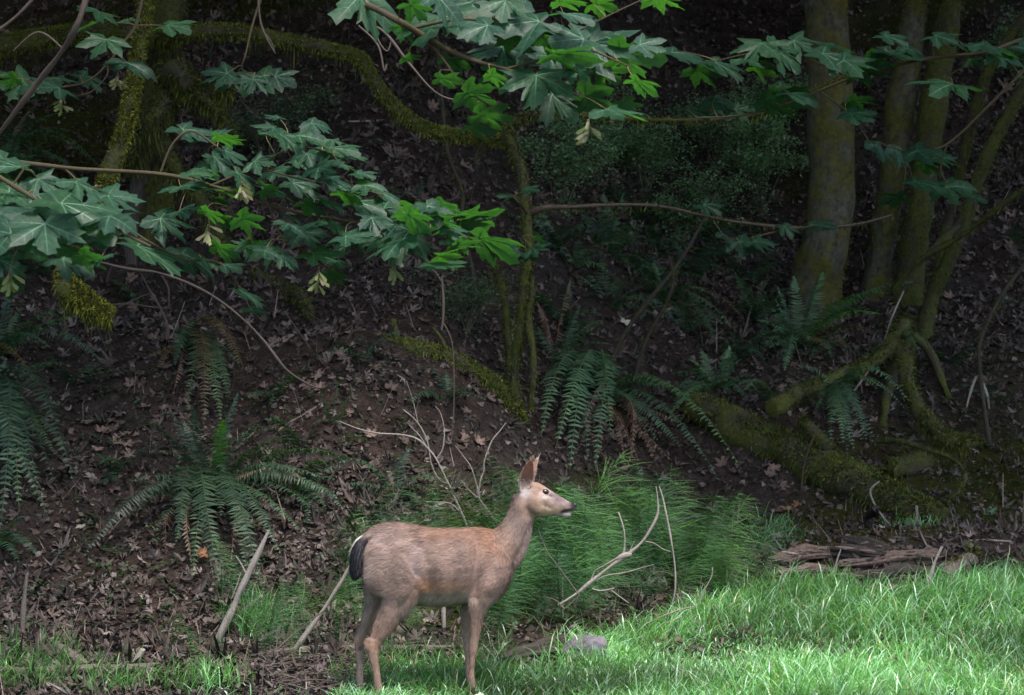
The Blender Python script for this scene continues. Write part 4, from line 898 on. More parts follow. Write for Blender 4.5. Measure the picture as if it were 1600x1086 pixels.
fern('small fern behind the vine maple stem with one browned upright frond', 870, 560, [(905, 480, .1, .1), (940, 500, .1, .25), (960, 540, -.1, .3), (840, 510, .1, .2), (920, 560, -.2, .35), (895, 590, -.3, .4)], (4, .3, .45), tone=1.1, dead=[(893, 432, .1), (838, 470, .1), (858, 530, 0), (848, 480, .1)])
fern('fern on the mid slope with a long silvery frond arching down to the right', 1035, 470,
     [(1165, 500, -.2, .45), (1128, 470, -.2, .42), (1150, 520, -.3, .4), (1020, 410, .1, .2), (1065, 415, .1, .35), (990, 450, 0, .35), (1090, 500, -.3, .4), (1120, 540, -.3, .35), (1000, 500, -.2, .3)], (6, .35, .6), tone=1.45)
fern('fern clump at the upper end of the mossy log', 1120, 612, [(1075, 560, 0, .3), (1160, 560, 0, .3), (1185, 590, -.1, .4), (1060, 610, -.2, .35), (1140, 540, .1, .25), (1095, 545, .1, .25), (1170, 625, -.2, .4), (1045, 650, -.3, .35)], (6, .3, .5), tone=1.3)
fern('green fern coloured as if lit at the foot of the thick trunk with fronds arching right', 1245, 545,
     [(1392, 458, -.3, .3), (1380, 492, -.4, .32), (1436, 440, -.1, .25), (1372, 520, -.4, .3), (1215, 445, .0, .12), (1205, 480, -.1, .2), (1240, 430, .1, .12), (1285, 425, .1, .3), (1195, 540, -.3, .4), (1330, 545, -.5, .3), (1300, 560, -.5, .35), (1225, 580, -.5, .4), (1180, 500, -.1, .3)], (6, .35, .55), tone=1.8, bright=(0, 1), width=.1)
fern('dim fern on the slope left of the thick trunk', 1180, 500, [(1200, 430, 0, .2), (1150, 440, 0, .2), (1225, 470, -.1, .3), (1140, 490, -.2, .35), (1190, 550, -.3, .4)], (6, .3, .5), tone=1.2)
fern('fern hanging below the root mound over the mossy log', 1305, 605,
     [(1335, 705, -.4, .45), (1318, 695, -.4, .45), (1298, 690, -.35, .45), (1272, 650, -.2, .4), (1355, 690, -.4, .42), (1415, 640, -.2, .5), (1385, 610, -.2, .4), (1285, 620, -.1, .4)], (3, .25, .35), tone=1.35, Y=20.6)
fern('small fern growing on top of the root mound', 1412, 527, [(1450, 545, -.2, .45), (1440, 560, -.25, .45), (1428, 500, 0, .3), (1460, 520, -.1, .4), (1390, 520, -.1, .35)], (0, 0, 0), tone=.95, Y=21.5, width=.05)
fern('small young fern on the litter above the twig spray', 520, 660, [(528, 598, 0, .15), (505, 640, -.1, .35), (548, 620, 0, .3), (545, 650, -.1, .3), (500, 610, 0, .25), (535, 670, -.2, .35)], (1, .15, .2), tone=1.05, width=.05)
fern('dark fern in the gloom under the long horizontal twig', 950, 400, [(905, 330, 0, .2), (940, 300, .1, .15), (975, 300, .1, .15), (1000, 330, 0, .25), (880, 370, 0, .3), (1010, 370, -.1, .35), (920, 420, -.3, .35), (985, 420, -.3, .35), (960, 340, .1, .1)], (9, .4, .75), tone=1.3)
fern('dark fern on the upper slope right of the gloomy fern', 1085, 360, [(1040, 300, 0, .2), (1100, 290, .1, .15), (1130, 320, 0, .3), (1150, 360, -.2, .35), (1050, 350, -.1, .35)], (8, .4, .7), tone=1.3)
fern('dark fern at the top of the slope under the hanging leaves', 1000, 255, [(960, 200, 0, .2), (1010, 195, .1, .2), (1050, 230, 0, .3), (950, 260, -.2, .35)], (8, .4, .7), tone=1.3)
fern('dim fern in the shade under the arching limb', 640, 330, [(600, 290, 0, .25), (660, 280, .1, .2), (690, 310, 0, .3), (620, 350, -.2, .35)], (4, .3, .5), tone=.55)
fern('fern half hidden in the horsetails behind the deer', 620, 770, [(560, 720, 0, .3), (640, 700, .1, .25), (680, 740, 0, .3), (590, 780, -.2, .35), (660, 790, -.2, .3)], (4, .3, .45), tone=.8)
fern('fern in the shade on the bank left of the spray of twigs', 455, 770, [(420, 720, 0, .3), (520, 745, 0, .3), (540, 800, -.2, .35), (480, 820, -.3, .35)], (4, .3, .5), tone=.85)

k = 0
for q in ((890, 420), (1010, 440), (1090, 430), (1140, 400), (1180, 440), (1060, 520), (960, 480), (1200, 395), (880, 500), (1120, 345), (1030, 385), (1150, 560), (1220, 620), (1260, 560), (985, 350), (870, 380)):
    fern('dim sword fern half lost in the undergrowth of the middle slope', q[0] + RNG.uniform(-12, 12), q[1] + RNG.uniform(-12, 12), [], (int(RNG.integers(7, 12)), .3, .62), tone=RNG.uniform(.9, 1.5))
for q in ((120, 600), (230, 480), (470, 700), (560, 560), (60, 430), (700, 620), (430, 620), (180, 740), (540, 860)):
    fern('small dim sword fern among the litter of the left slope', q[0], q[1], [], (int(RNG.integers(4, 8)), .2, .42), tone=RNG.uniform(.6, .9))
for q in ((1530, 620), (1570, 480), (1480, 570), (1560, 250), (1350, 560), (1590, 380)):
    fern('small dim sword fern on the shaded slope behind the root mound', q[0], q[1], [], (int(RNG.integers(4, 8)), .2, .42), tone=RNG.uniform(.8, 1.2))

# ------------------------------------------------------------------ shrubs with small leaves on the upper slope
def shrub(label, cx, cy, w, h, n, tone=1., size=.028, dense=9):
    g = G(cx, cy); root = empty('leafy_shrub', g); tagged(root, label, 'shrub', 'small-leaved shrubs on the upper slope')
    st = MB(); tw = []
    for k in range(n):
        a = RNG.uniform(-1, 1); T = np.array([a * w * RNG.uniform(.5, 1), RNG.uniform(-.5, .3) * w * .7, h * RNG.uniform(.45, 1)])
        m = T * .5 + (0, 0, h * .18)
        path, _ = tube(st, [(0, 0, -.03), m, T], [.007, .004, .0015], 5, 6); tw.append(path)
        for j in range(5):
            b = path[RNG.integers(4, len(path))]; e = b + np.array([RNG.normal(0, .22), RNG.normal(0, .15), RNG.normal(0, .06)])
            p2, _ = tube(st, [b, (b + e) / 2 + (0, 0, .03), e], [.003, .002, .001], 4, 4); tw.append(p2)
    st.build('stem', M['twig'], root)
    P_ = np.concatenate(tw); P_ = np.repeat(P_, dense, 0); m = len(P_)
    c = P_ + RNG.normal(0, .035, (m, 3))
    nor = RNG.normal(0, .5, (m, 3)) + (0, -.25, 1.); nor /= np.linalg.norm(nor, axis=1)[:, None]
    t = np.cross(nor, RNG.normal(size=(m, 3))); t /= np.linalg.norm(t, axis=1)[:, None]; b = np.cross(nor, t); s = (size * RNG.uniform(.5, 1.2, m))[:, None]
    V = np.stack([c, c + t * s * .5 + b * s * .32, c + t * s, c + t * s * .5 - b * s * .32], 1)
    cc = np.repeat((np.array([.09, .165, .075]) * tone * RNG.uniform(.6, 1.5, (m, 1)))[:, None], 4, 1)  # tone works the shade of each shrub's place into its leaf colour
    mb = MB(); mb.add(V.reshape(-1, 3), np.arange(4 * m).reshape(-1, 4), cc.reshape(-1, 3))
    tagged(mb.build('foliage', M['shrub'], root), kind='stuff')
for q in (('fine-leaved shrub behind the vine maple under the hanging leaves', 880, 330, .5, .75, 9), ('fine-leaved shrub left of the dark fern on the upper slope', 930, 290, .55, .8, 9),
          ('fine-leaved shrub in the middle of the upper slope', 1010, 320, .6, .85, 10), ('fine-leaved shrub beside the thick trunk on the upper slope', 1190, 340, .55, .9, 10),
          ('pale-green shrub spray high on the slope left of the thick trunk', 1120, 270, .6, .7, 9), ('fine-leaved shrub at the top of the slope above the long twig', 1200, 230, .55, .6, 8),
          ('low shrub between the two dark ferns on the upper slope', 1060, 390, .5, .6, 8)):
    shrub(*q, tone=1.25)
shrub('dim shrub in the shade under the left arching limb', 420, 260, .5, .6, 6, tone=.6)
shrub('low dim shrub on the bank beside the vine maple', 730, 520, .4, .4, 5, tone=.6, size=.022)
shrub('green sprig of a shrub in the top right corner', 1590, 130, .35, .6, 6, tone=1.1)

# ------------------------------------------------------------------ horsetails
def horsetail_mesh(seed):
    r = np.random.default_rng(seed); mb = MB(); H = r.uniform(.5, .68); lean = r.normal(0, .1, 2)
    zz = np.linspace(0, H, 8); path = np.stack([lean[0] * (zz / H) ** 2, lean[1] * (zz / H) ** 2, zz], -1)
    tube(mb, path, list(np.linspace(.0034, .0012, 8)), 5, 2, col=(.035, .085, .025))
    nw = 13
    for k in range(nw):
        u = .22 + .76 * k / nw; c = np.array([lean[0] * u * u, lean[1] * u * u, u * H])
        nb = r.integers(7, 12); a0 = r.uniform(0, 6.28)
        Lm = .34 * math.sin(min(1, (u - .1) * 1.15) * math.pi) ** .7 * (1.05 - .45 * u) + .02
        for j in range(nb):
            a = a0 + j / nb * 6.283 + r.normal(0, .12); L = Lm * r.uniform(.6, 1.15)
            d = np.array([math.cos(a), math.sin(a), 0]); e = r.uniform(.05, .4); dr = r.uniform(.1, .42)
            s = np.array([-d[1], d[0], 0]) * .00095; up = np.array([0, 0, .00095])
            pts = [c + d * L * t + np.array([0, 0, L * (e * t - dr * t * t)]) for t in (0, .35, .7, 1)]
            V = []
            for i_, p_ in enumerate(pts[:3]): w = 1 - .2 * i_; V += [p_ + s * w + up * w, p_ - s * w - up * w]
            V.append(pts[3])
            col = np.array([.036, .1, .034]) * r.uniform(.5, 1.6)
            cc = np.array([col * .8, col * .8, col, col, col * 1.25, col * 1.25, col * 1.4])
            mb.add(V, [[0, 1, 3, 2], [2, 3, 5, 4]], cc); mb.f.append(np.array([[4, 5, 6]]) + mb.n - 7); mb.m.append(np.zeros(1, int))
    return mb.mesh('horsetail', M['horsetail'])
HT = [horsetail_mesh(200 + k) for k in range(7)]
def put_horsetail(x, y, sc, group, label):
    o = bpy.data.objects.new('horsetail', HT[RNG.integers(0, len(HT))]); COL.objects.link(o)
    sc *= RNG.choice([.5, .7, .85, .95]); o.location = on_ground(x, y, -.015); o.scale = (sc * RNG.uniform(.85, 1.3),) * 2 + (sc,); o.rotation_euler = (RNG.normal(0, .16), RNG.normal(.12, .18), RNG.uniform(0, 6.28))
    tagged(o, label, 'horsetail', group)
cnt = 0; NGAP = SNoise(77, 1.0, 2)
while cnt < 150:
    px, py = RNG.uniform(760, 1195), RNG.uniform(845, 985)
    if py > 985 - (px - 980) * .28 and px > 980: continue
    if px > 1080 and py < 870: continue
    if NGAP(px / 45., py / 40.) < -.55: continue
    g = G(px, py); sc = RNG.uniform(.72, 1.1) * (1 - .3 * sstep(1090, 1195, px))
    put_horsetail(g.x, g.y, float(sc), 'horsetails in the patch right of the deer', 'feathery green horsetail in the dense patch behind the deer\'s head and chest'); cnt += 1
for k in range(56):
    px, py = RNG.uniform(545, 775), RNG.uniform(868, 1005); g = G(px, py)
    if g.y < 15.55: continue
    put_horsetail(g.x, g.y, RNG.uniform(.55, .95), 'horsetails behind the deer\'s body', 'feathery green horsetail growing behind the deer\'s back and belly')
for k in range(34):
    px, py = RNG.uniform(340, 545), RNG.uniform(930, 1040); g = G(px, py)
    put_horsetail(g.x, g.y, RNG.uniform(.35, .7), 'horsetails around the leaning stick', 'short horsetail growing around the leaning stick left of the deer')
for k in range(20):
    px, py = RNG.uniform(0, 340), RNG.uniform(1015, 1085); g = G(px, py)
    put_horsetail(g.x, g.y, RNG.uniform(.22, .42), 'small horsetails in the dirt at the left', 'small horsetail sprig in the sparse grass along the left dirt')

# ------------------------------------------------------------------ grass
EX = np.array([-3000, 0, 250, 430, 520, 600, 780, 900, 1000, 1060, 1130, 1230, 1400, 1600, 5000]); EYv = np.array([1075, 1072, 1066, 1066, 1068, 1062, 1046, 1036, 1004, 985, 955, 934, 946, 912, 890])
NG, NG2 = SNoise(61, 3, 2), SNoise(62, .9, 2)
def grass_blades(mb, x, y, h, lean, wd, pal, pw, pin=None):
    n = len(x); z = ground_z(x, y)
    a = RNG.uniform(0, 2 * np.pi, n); dl = np.stack([np.cos(a), np.sin(a)], -1)
    dl = dl + np.array([.25, -.2]); dl /= np.linalg.norm(dl, axis=1)[:, None]
    l = h * lean * RNG.uniform(.3, 1.3, n)
    b = np.stack([x, y, z - .01], -1); f = RNG.uniform(0, 2 * np.pi, n); s = np.stack([np.cos(f), np.sin(f), np.zeros(n)], -1)
    V = []
    top = np.sqrt(np.clip(h ** 2 - (l * .8) ** 2, (h * .3) ** 2, None))
    for t, w in ((0, .7), (.4, 1.), (.75, .7)):
        c = b + np.concatenate([dl * (l * t ** 1.9)[:, None], (top * (t - .22 * t ** 3 * (l / h)))[:, None]], 1)
        V += [c - s * (wd * w)[:, None], c + s * (wd * w)[:, None]]
    V.append(b + np.concatenate([dl * l[:, None], (top * (1 - .32 * l / h))[:, None]], 1))
    V = np.stack(V, 1)
    col = np.asarray(pal)[RNG.choice(len(pal), n, p=pw)] * RNG.uniform(.75, 1.25, (n, 1)) * (1 + .22 * NG(x, y) )[:, None]
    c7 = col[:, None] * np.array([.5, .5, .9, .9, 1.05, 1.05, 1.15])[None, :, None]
    i = np.arange(n)[:, None, None] * 7
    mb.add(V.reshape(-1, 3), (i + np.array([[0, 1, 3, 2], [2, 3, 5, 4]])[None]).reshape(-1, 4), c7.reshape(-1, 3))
    mb.f.append((i + np.array([[4, 5, 6]])[None]).reshape(-1, 3) + mb.n - 7 * n); mb.m.append(np.zeros(n, int))
def on_path(x, y):
    e = path_edge(y) + .2 + np.where(y > 14.4, (y - 14.4) * .9, 0); return (x > e) & (y < 15.3)
GP = [(.12, .3, .08), (.19, .4, .17), (.37, .55, .4), (.08, .19, .055), (.42, .42, .24), (.3, .25, .15)]; GW = [.4, .3, .13, .13, .02, .02]  # pale minty blades carry sky sheen in their colour
mb = MB()
n = 150000
x = RNG.uniform(-1.6, 4.2, n); y = RNG.uniform(13.2, 19.2, n); px, py = to_px(x, y, ground_z(x, y))
lim = np.interp(px, EX, EYv) + 9 * NG(x * 2, y * 2)
edge = py - lim
keep = (edge + RNG.normal(0, 5, n) > 0) & (py < 1180) & ~on_path(x, y) & (px < 1680) & (RNG.random(n) < .92 + .2 * NG2(x, y))
keep &= ~((px < 520) & (RNG.random(n) < .93))
x, y, edge = x[keep], y[keep], edge[keep]
h = RNG.uniform(.09, .2, len(x)) * (1 + .3 * NG(x + 5, y)) * np.where(RNG.random(len(x)) < .06, 1.6, 1.)
h *= np.where((px[keep] < 1000), .78, 1.); h = np.clip(h, .05, .28)
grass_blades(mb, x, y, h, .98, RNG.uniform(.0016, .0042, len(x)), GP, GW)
# taller ragged fringe along the upper edge and around the log pile
n = 5000; px = RNG.uniform(880, 1640, n); py = np.interp(px, EX, EYv) + RNG.normal(2, 10, n)
gg = np.repeat(Gv(px[::3], py[::3]), 3, 0); x = gg[:, 0] + RNG.normal(0, .03, len(gg)); y = gg[:, 1] + RNG.normal(0, .06, len(gg))
grass_blades(mb, x, y, RNG.uniform(.09, .22, len(x)), .9, RNG.uniform(.0014, .003, len(x)), GP, [.5, .2, .05, .22, .01, .02])
# sparse grass among dirt and horsetails on the left and behind the deer
n = 3000; px = RNG.uniform(-60, 800, n); py = 1010 + 76 * RNG.random(n) ** .7; gg = np.repeat(Gv(px[::4], py[::4]), 4, 0)
x = gg[:, 0] + RNG.normal(0, .05, len(gg)); y = gg[:, 1] + RNG.normal(0, .07, len(gg)); k = NG2(x * 2, y * 2) > -.15; x, y = x[k], y[k]
grass_blades(mb, x, y, RNG.uniform(.08, .2, len(x)), .7, RNG.uniform(.0013, .0026, len(x)), [(.06, .17, .035), (.09, .22, .05), (.05, .12, .03)], [.5, .25, .25])
# the meadow goes on towards the camera
n = 30000; x = RNG.uniform(-6, 6, n); y = RNG.uniform(5, 13.6, n); k = ~on_path(x, y); x, y = x[k], y[k]
grass_blades(mb, x, y, RNG.uniform(.08, .18, len(x)), .8, RNG.uniform(.003, .006, len(x)), GP, GW)
tagged(mb.build('meadow_grass', M['grass']), 'bright lush green grass covering the clearing floor', 'grass', kind='stuff')

# small upright grass tufts by the mossy log and the leaning stick
def tuft(label, px, py, n, h, spread, dx=0.):
    g = G(px, py); mb = MB(); x = g.x + RNG.normal(0, spread, n); y = g.y + RNG.normal(0, spread, n)
    grass_blades(mb, x, y, h * RNG.uniform(.5, 1.1, n), .6, RNG.uniform(.0014, .003, n), GP, [.5, .2, .05, .22, .01, .02])
    tagged(mb.build('grass_tuft', M['grass'], loc=(g.x, g.y, g.z)), label, 'grass tuft', kind='stuff')
tuft('small grass tuft in front of the mossy log', 1420, 828, 160, .14, .09)
tuft('drooping grass tuft around the leaning grey stick', 400, 985, 260, .26, .1)
tuft('sparse grass tuft in the litter left of the log pile', 1225, 850, 160, .16, .13)
tuft('pale grass tuft by the deer\'s hind foot', 350, 1075, 90, .22, .07)
branch('tall_grass', 'single tall green grass stem standing before the mossy log', [[(1252, 770, 1.4, 19.3), (1256, 730, 1.6, 19.3), (1266, 695, 1.6, 19.3), (1282, 662, 1.2, 19.3)]], 19.3, M['twig_green'], cat='grass stem')
# ------------------------------------------------------------------ deer
DX, DY, DROT = (675 - 800) / FPX * 15.0, 15.0, math.radians(12)
PPM = FPX / 15.0
def D(px, py, l=0.):
    """deer space: x forward, y to its left, z up"""
    return np.array([((px - 675) / PPM + l * math.sin(DROT)) / math.cos(DROT), l, (1085 - py) / PPM])

def sweep(V, F, st, seg=28, top=0., per=6, upright=False):
    """st rows: centre xyz, half height (in the body's side plane), half width"""
    c = catmull(np.asarray(st, float), per)
    ctr, a, b = c[:, :3], np.maximum(c[:, 3], .002), np.maximum(c[:, 4], .002)
    t = np.gradient(ctr, axis=0); t[:, 1] *= .3; t /= np.linalg.norm(t, axis=1)[:, None]
    lat = np.array([0, 1., 0]); nrm = np.cross(t, lat); nrm /= np.linalg.norm(nrm, axis=1)[:, None]
    if upright: nrm = np.tile(np.array([0, 0, 1.]), (len(ctr), 1))
    th = np.arange(seg) / seg * 2 * np.pi; ct, s_ = np.cos(th), np.sin(th)
    sgn = np.sign(nrm[:, 2:3]) if abs(nrm[:, 2]).mean() > .5 else 1
    wid = 1 - top * np.clip(ct, 0, 1) ** 1.5
    R = ctr[:, None] + nrm[:, None] * (a[:, None] * ct * sgn)[..., None] + lat * (b[:, None] * s_ * wid)[..., None]
    off = sum(len(v) for v in V); n = len(R)
    V.append(R.reshape(-1, 3)); V.append(np.stack([ctr[0], ctr[-1]]))
    for i in range(n - 1):
        for j in range(seg):
            k = (j + 1) % seg
            F.append((off + i * seg + j, off + i * seg + k, off + (i + 1) * seg + k, off + (i + 1) * seg + j))
    e = off + n * seg
    for j in range(seg):
        k = (j + 1) % seg
        F.append((off + k, off + j, e)); F.append((off + (n - 1) * seg + j, off + (n - 1) * seg + k, e + 1))

def rows(lst, l=0.):
    out = []
    for r in lst:
        px, py, a, b = r[:4]; ll = r[4] if len(r) > 4 else l
        out.append([*D(px, py, ll), a / PPM, b])
    return out
V, F = [], []
tor = [(564, 842, 880, .035), (572, 831, 912, .075), (588, 819, 930, .105), (612, 814.5, 938, .128), (640, 817, 942, .138), (665, 822, 946, .15),
       (690, 825, 947, .155), (715, 825, 944, .15), (740, 824, 941, .135), (762, 826, 940, .115), (781, 834, 934, .095), (794, 850, 918, .066), (800, 868, 902, .03)]
sweep(V, F, rows([(x, (t + b) / 2, (b - t) / 2, w) for x, t, b, w in tor]), top=.35, upright=True)
# neck
sweep(V, F, rows([(752, 878, 46, .085), (775, 868, 41, .08), (793, 851, 33, .066), (805, 832, 26.5, .056), (813, 812, 21.5, .05), (818, 793, 20, .05), (822, 778, 20, .048)]))
# head
hd = [(811, 762, 786, .032), (819, 755.5, 799, .048), (829, 753, 806, .056), (840, 754.5, 808.5, .059), (850, 760, 808.5, .053), (860, 766.5, 807.5, .043), (870, 773, 806.5, .036),
      (879, 778.5, 806, .031), (887, 783.5, 805.5, .028), (894, 786.5, 803.5, .026), (898, 788, 800, .021), (900.5, 791, 797, .011)]
sweep(V, F, rows([(x, (t + b) / 2, (b - t) / 2, w) for x, t, b, w in hd]), top=.3, upright=True)
# lower lip / chin
sweep(V, F, rows([(868, 803, 5, .022), (880, 804.5, 5, .02), (888, 805.5, 4.2, .017), (893, 805, 3, .012)]))
# cheek and brow
for s in (-1, 1):
    sweep(V, F, rows([(826, 782, 12, .02), (838, 788, 15, .022), (850, 792, 12, .016)], s * .043))
# near (right) hind leg, far hind leg
sweep(V, F, rows([(598, 850, 24, .05, -.055), (604, 868, 34, .068, -.07), (612, 892, 42, .075, -.085), (623, 916, 36, .07, -.092), (624, 934, 28, .058, -.095), (614, 952, 20.64, 0.0405, -.095), (604, 970, 16.77, 0.0308, -.092),
                  (594, 988, 12.47, 0.0229, -.09), (585.5, 1003, 10.75, 0.0194, -.09), (585.5, 1018, 8.6, 0.0176, -.09), (588, 1034, 6.54, 0.0145, -.09), (591, 1052, 6.02, 0.0141, -.09), (593, 1068, 6.54, 0.0158, -.09), (597, 1080, 6.88, 0.0167, -.09)]), seg=24)
sweep(V, F, rows([(596, 855, 20, .05, .055), (596, 880, 24, .06, .065), (593, 905, 25, .062, .075), (589, 930, 20, .052, .08), (582, 950, 13.76, 0.0352, .082), (575, 970, 10.75, 0.0264, .082),
                  (567, 988, 8.6, 0.0202, .082), (561.5, 1003, 8.17, 0.0185, .082), (562, 1020, 6.45, 0.0158, .082), (562.5, 1042, 5.5, 0.0141, .082), (562, 1062, 6.02, 0.0158, .082), (564, 1078, 6.45, 0.0167, .082)]), seg=24)
# hock points
sweep(V, F, rows([(577, 992, 3.44, 0.0106, -.09), (573.5, 1001, 3.87, 0.0114, -.09), (577, 1010, 3.44, 0.0106, -.09)]), seg=12)
sweep(V, F, rows([(558, 994, 2.58, 0.0097, .082), (555.5, 1002, 3.1, 0.0106, .082), (558, 1010, 2.58, 0.0097, .082)]), seg=12)
# front legs
sweep(V, F, rows([(772, 862, 22, .03, -.06), (770, 885, 30, .045, -.075), (762, 910, 29, .05, -.085), (752, 930, 22, .045, -.085), (747, 948, 16, .036, -.08), (745, 966, 10.75, 0.0246, -.077), (742.5, 986, 8.6, 0.0202, -.075),
                  (740, 1004, 7.4, 0.0185, -.074), (739, 1014, 7.05, 0.0185, -.074), (738, 1026, 5.5, 0.015, -.074), (737, 1046, 4.64, 0.0123, -.074), (737, 1060, 5.07, 0.0141, -.074), (739.5, 1076, 6.02, 0.0158, -.074)]), seg=24)
sweep(V, F, rows([(762, 885, 26, .04, .06), (752, 915, 24, .045, .07), (738, 940, 16, .036, .072), (730, 958, 10.75, 0.0246, .072), (729, 982, 8.43, 0.0202, .072), (730, 1004, 7.05, 0.0176, .072), (730.5, 1014, 6.71, 0.0176, .072),
                  (731, 1030, 5.16, 0.0141, .072), (731, 1048, 4.64, 0.0132, .072), (732, 1062, 5.07, 0.0141, .072), (735, 1076, 6.02, 0.0158, .072)]), seg=24)
# flank fold between thigh and belly, keel of the brisket
sweep(V, F, rows([(636, 900, 16, .02, -.115), (652, 905, 15, .03, -.115), (662, 915, 10, .02, -.11)]), seg=16)
sweep(V, F, rows([(740, 930, 14, .05), (765, 930, 14, .045), (782, 918, 12, .035)]))
bme = bpy.data.meshes.new('deer_raw'); bme.from_pydata(np.concatenate(V).tolist(), [], F)
raw = bpy.data.objects.new('deer_raw', bme); COL.objects.link(raw)
md = raw.modifiers.new('r', 'REMESH'); md.mode = 'VOXEL'; md.voxel_size = .0062; md.use_smooth_shade = True
md = raw.modifiers.new('s', 'SMOOTH'); md.factor = .5; md.iterations = 7
dg = bpy.context.evaluated_depsgraph_get(); dg.update()
body_me = bpy.data.meshes.new_from_object(raw.evaluated_get(dg), preserve_all_data_layers=False, depsgraph=dg)
bpy.data.objects.remove(raw)
nv = len(body_me.vertices); co = np.zeros(nv * 3); body_me.vertices.foreach_get('co', co); co = co.reshape(-1, 3)
nrm = np.zeros(nv * 3); body_me.vertex_normals.foreach_get('vector', nrm); nrm = nrm.reshape(-1, 3)
# muscles, hollows and tendons modelled into the surface of both flanks
qx = 675 + PPM * co[:, 0] * math.cos(DROT); qy = 1085 - PPM * co[:, 2]; lat_ = np.clip((np.abs(nrm[:, 1]) - .25) * 2, 0, 1)
def relief(pts, w, depth):
    dist = np.full(nv, 1e9)
    for (x0, y0), (x1, y1) in zip(pts[:-1], pts[1:]):
        dx, dy = x1 - x0, y1 - y0; t = np.clip(((qx - x0) * dx + (qy - y0) * dy) / (dx * dx + dy * dy + 1e-9), 0, 1)
        dist = np.minimum(dist, np.hypot(qx - x0 - t * dx, qy - y0 - t * dy))
    return depth * np.exp(-(dist / w) ** 2) * lat_
dsp = relief([(742, 845), (738, 890), (735, 930)], 7, -.011) + relief([(652, 850), (661, 880), (663, 910)], 8, -.008) + relief([(628, 838), (640, 850)], 10, -.007)
dsp += relief([(770, 862), (776, 895), (762, 915)], 11, .009) + relief([(612, 868), (628, 905), (630, 922)], 13, .009) + relief([(592, 950), (584, 972), (579, 990)], 4, -.008) + relief([(612, 945), (600, 970), (592, 990)], 4, .005)
dsp += relief([(640, 915), (622, 938), (612, 945)], 4, -.006) + relief([(826, 822), (815, 850), (800, 874)], 5, -.006) + relief([(800, 800), (792, 830), (772, 850)], 8, -.006)
dsp += relief([(748, 945), (745, 975)], 3, -.004) + relief([(664, 830), (700, 834), (735, 834)], 7, -.005)
for k_ in range(6): dsp += relief([(676 + k_ * 10, 858), (682 + k_ * 9, 905)], 2.6, -.0009)
dsp += relief([(846, 790), (858, 795)], 3, -.004) + relief([(862, 778), (880, 786)], 3, -.003) + relief([(842, 764), (850, 762), (857, 767)], 2.2, .004) + relief([(857, 774), (862, 778)], 2, -.004)
co = co + nrm * dsp[:, None]; body_me.vertices.foreach_set('co', co.ravel()); body_me.update()
nrm = np.zeros(nv * 3); body_me.vertex_normals.foreach_get('vector', nrm); nrm = nrm.reshape(-1, 3)
# back to photograph coordinates for the coat pattern
cpx = 675 + PPM * (co[:, 0] * math.cos(DROT) - np.sign(co[:, 1]) * np.minimum(abs(co[:, 1]), .09) * math.sin(DROT) * 0 - 0)
cpx = 675 + PPM * co[:, 0] * math.cos(DROT); cpy = 1085 - PPM * co[:, 2]
N1, N2, N3 = SNoise(31, 14, 3), SNoise(32, 60, 3), SNoise(33, 30, 2)
def blob(x, y, rx, ry): return np.exp(-((cpx - x) / rx) ** 2 - ((cpy - y) / ry) ** 2)
def lerp(c, target, w):
    w = np.clip(w, 0, 1)[:, None]; return c * (1 - w) + np.asarray(target) * w
C = np.tile(np.array([.285, .198, .158]), (nv, 1))
f1, f2, f3 = N1(*co.T), N2(*co.T), N3(*co.T)
C = lerp(C, (.34, .25, .215), .5 * blob(600, 835, 45, 22) )           # pinkish grey rump
C = lerp(C, (.24, .185, .15), .6 * blob(608, 885, 28, 32))                       # grey-brown haunch
C = lerp(C, (.40, .31, .28), .35 * blob(645, 872, 10, 30) * (1 + f3) + .35 * blob(606, 848, 26, 8) * (.6 + f2))   # pale patches on the haunch
C = lerp(C, (.33, .165, .09), .6 * blob(760, 848, 26, 24) + .35 * blob(735, 830, 60, 10) + .25 * blob(675, 835, 40, 12))   # reddish shoulder and back
C = lerp(C, (.40, .2, .105), .8 * blob(690, 915, 38, 9) * (1 + .2 * f1) + .6 * blob(655, 912, 12, 14))    # orange low flank
belly = np.clip((-nrm[:, 2] - .25) * 2, 0, 1) * (cpy < 960) * (cpy > 900) * (cpx > 570)
C = lerp(C, (.46, .39, .31), .85 * belly + .8 * blob(690, 938, 30, 8))
C = lerp(C, (.20, .16, .14), .8 * blob(808, 825, 26, 34))                          # grey neck
C = lerp(C, (.28, .17, .115), .7 * blob(785, 848, 16, 22))
C = lerp(C, (.33, .28, .245), .75 * np.exp(-((cpx - (836 - .35 * np.clip(cpy - 815, 0, 80))) / 7) ** 2) * (cpy > 808) * (cpy < 885))   # throat
leg = sstep(945, 985, cpy)
C = lerp(C, (.31, .205, .15), leg)
C = lerp(C, (.22, .15, .115), leg * np.clip(.5 * f1 + .3, 0, 1) * .7)
C = lerp(C, (.43, .33, .27), .6 * leg * np.clip(np.abs(nrm[:, 1]) < .35, 0, 1) * (nrm[:, 0] > .2) * (cpx < 660))   # pale front edge of hind legs
C = lerp(C, (.45, .37, .3), .7 * np.exp(-((cpx - 572) / 7) ** 2 - ((cpy - 885) / 30) ** 2) * (nrm[:, 0] < .3))    # rump edge
inner = (np.abs(co[:, 1]) < .075) * np.where(co[:, 1] * nrm[:, 1] < 0, 1, 0) * (cpy > 905)
C = lerp(C, (.4, .33, .26), .6 * inner)
# hock gland, chestnut marks
C = lerp(C, (.4, .22, .12), .7 * blob(560, 1000, 7, 7) + .3 * blob(580, 1004, 9, 8))
C = lerp(C, (.07, .05, .045), .8 * blob(567, 1013, 4, 4))
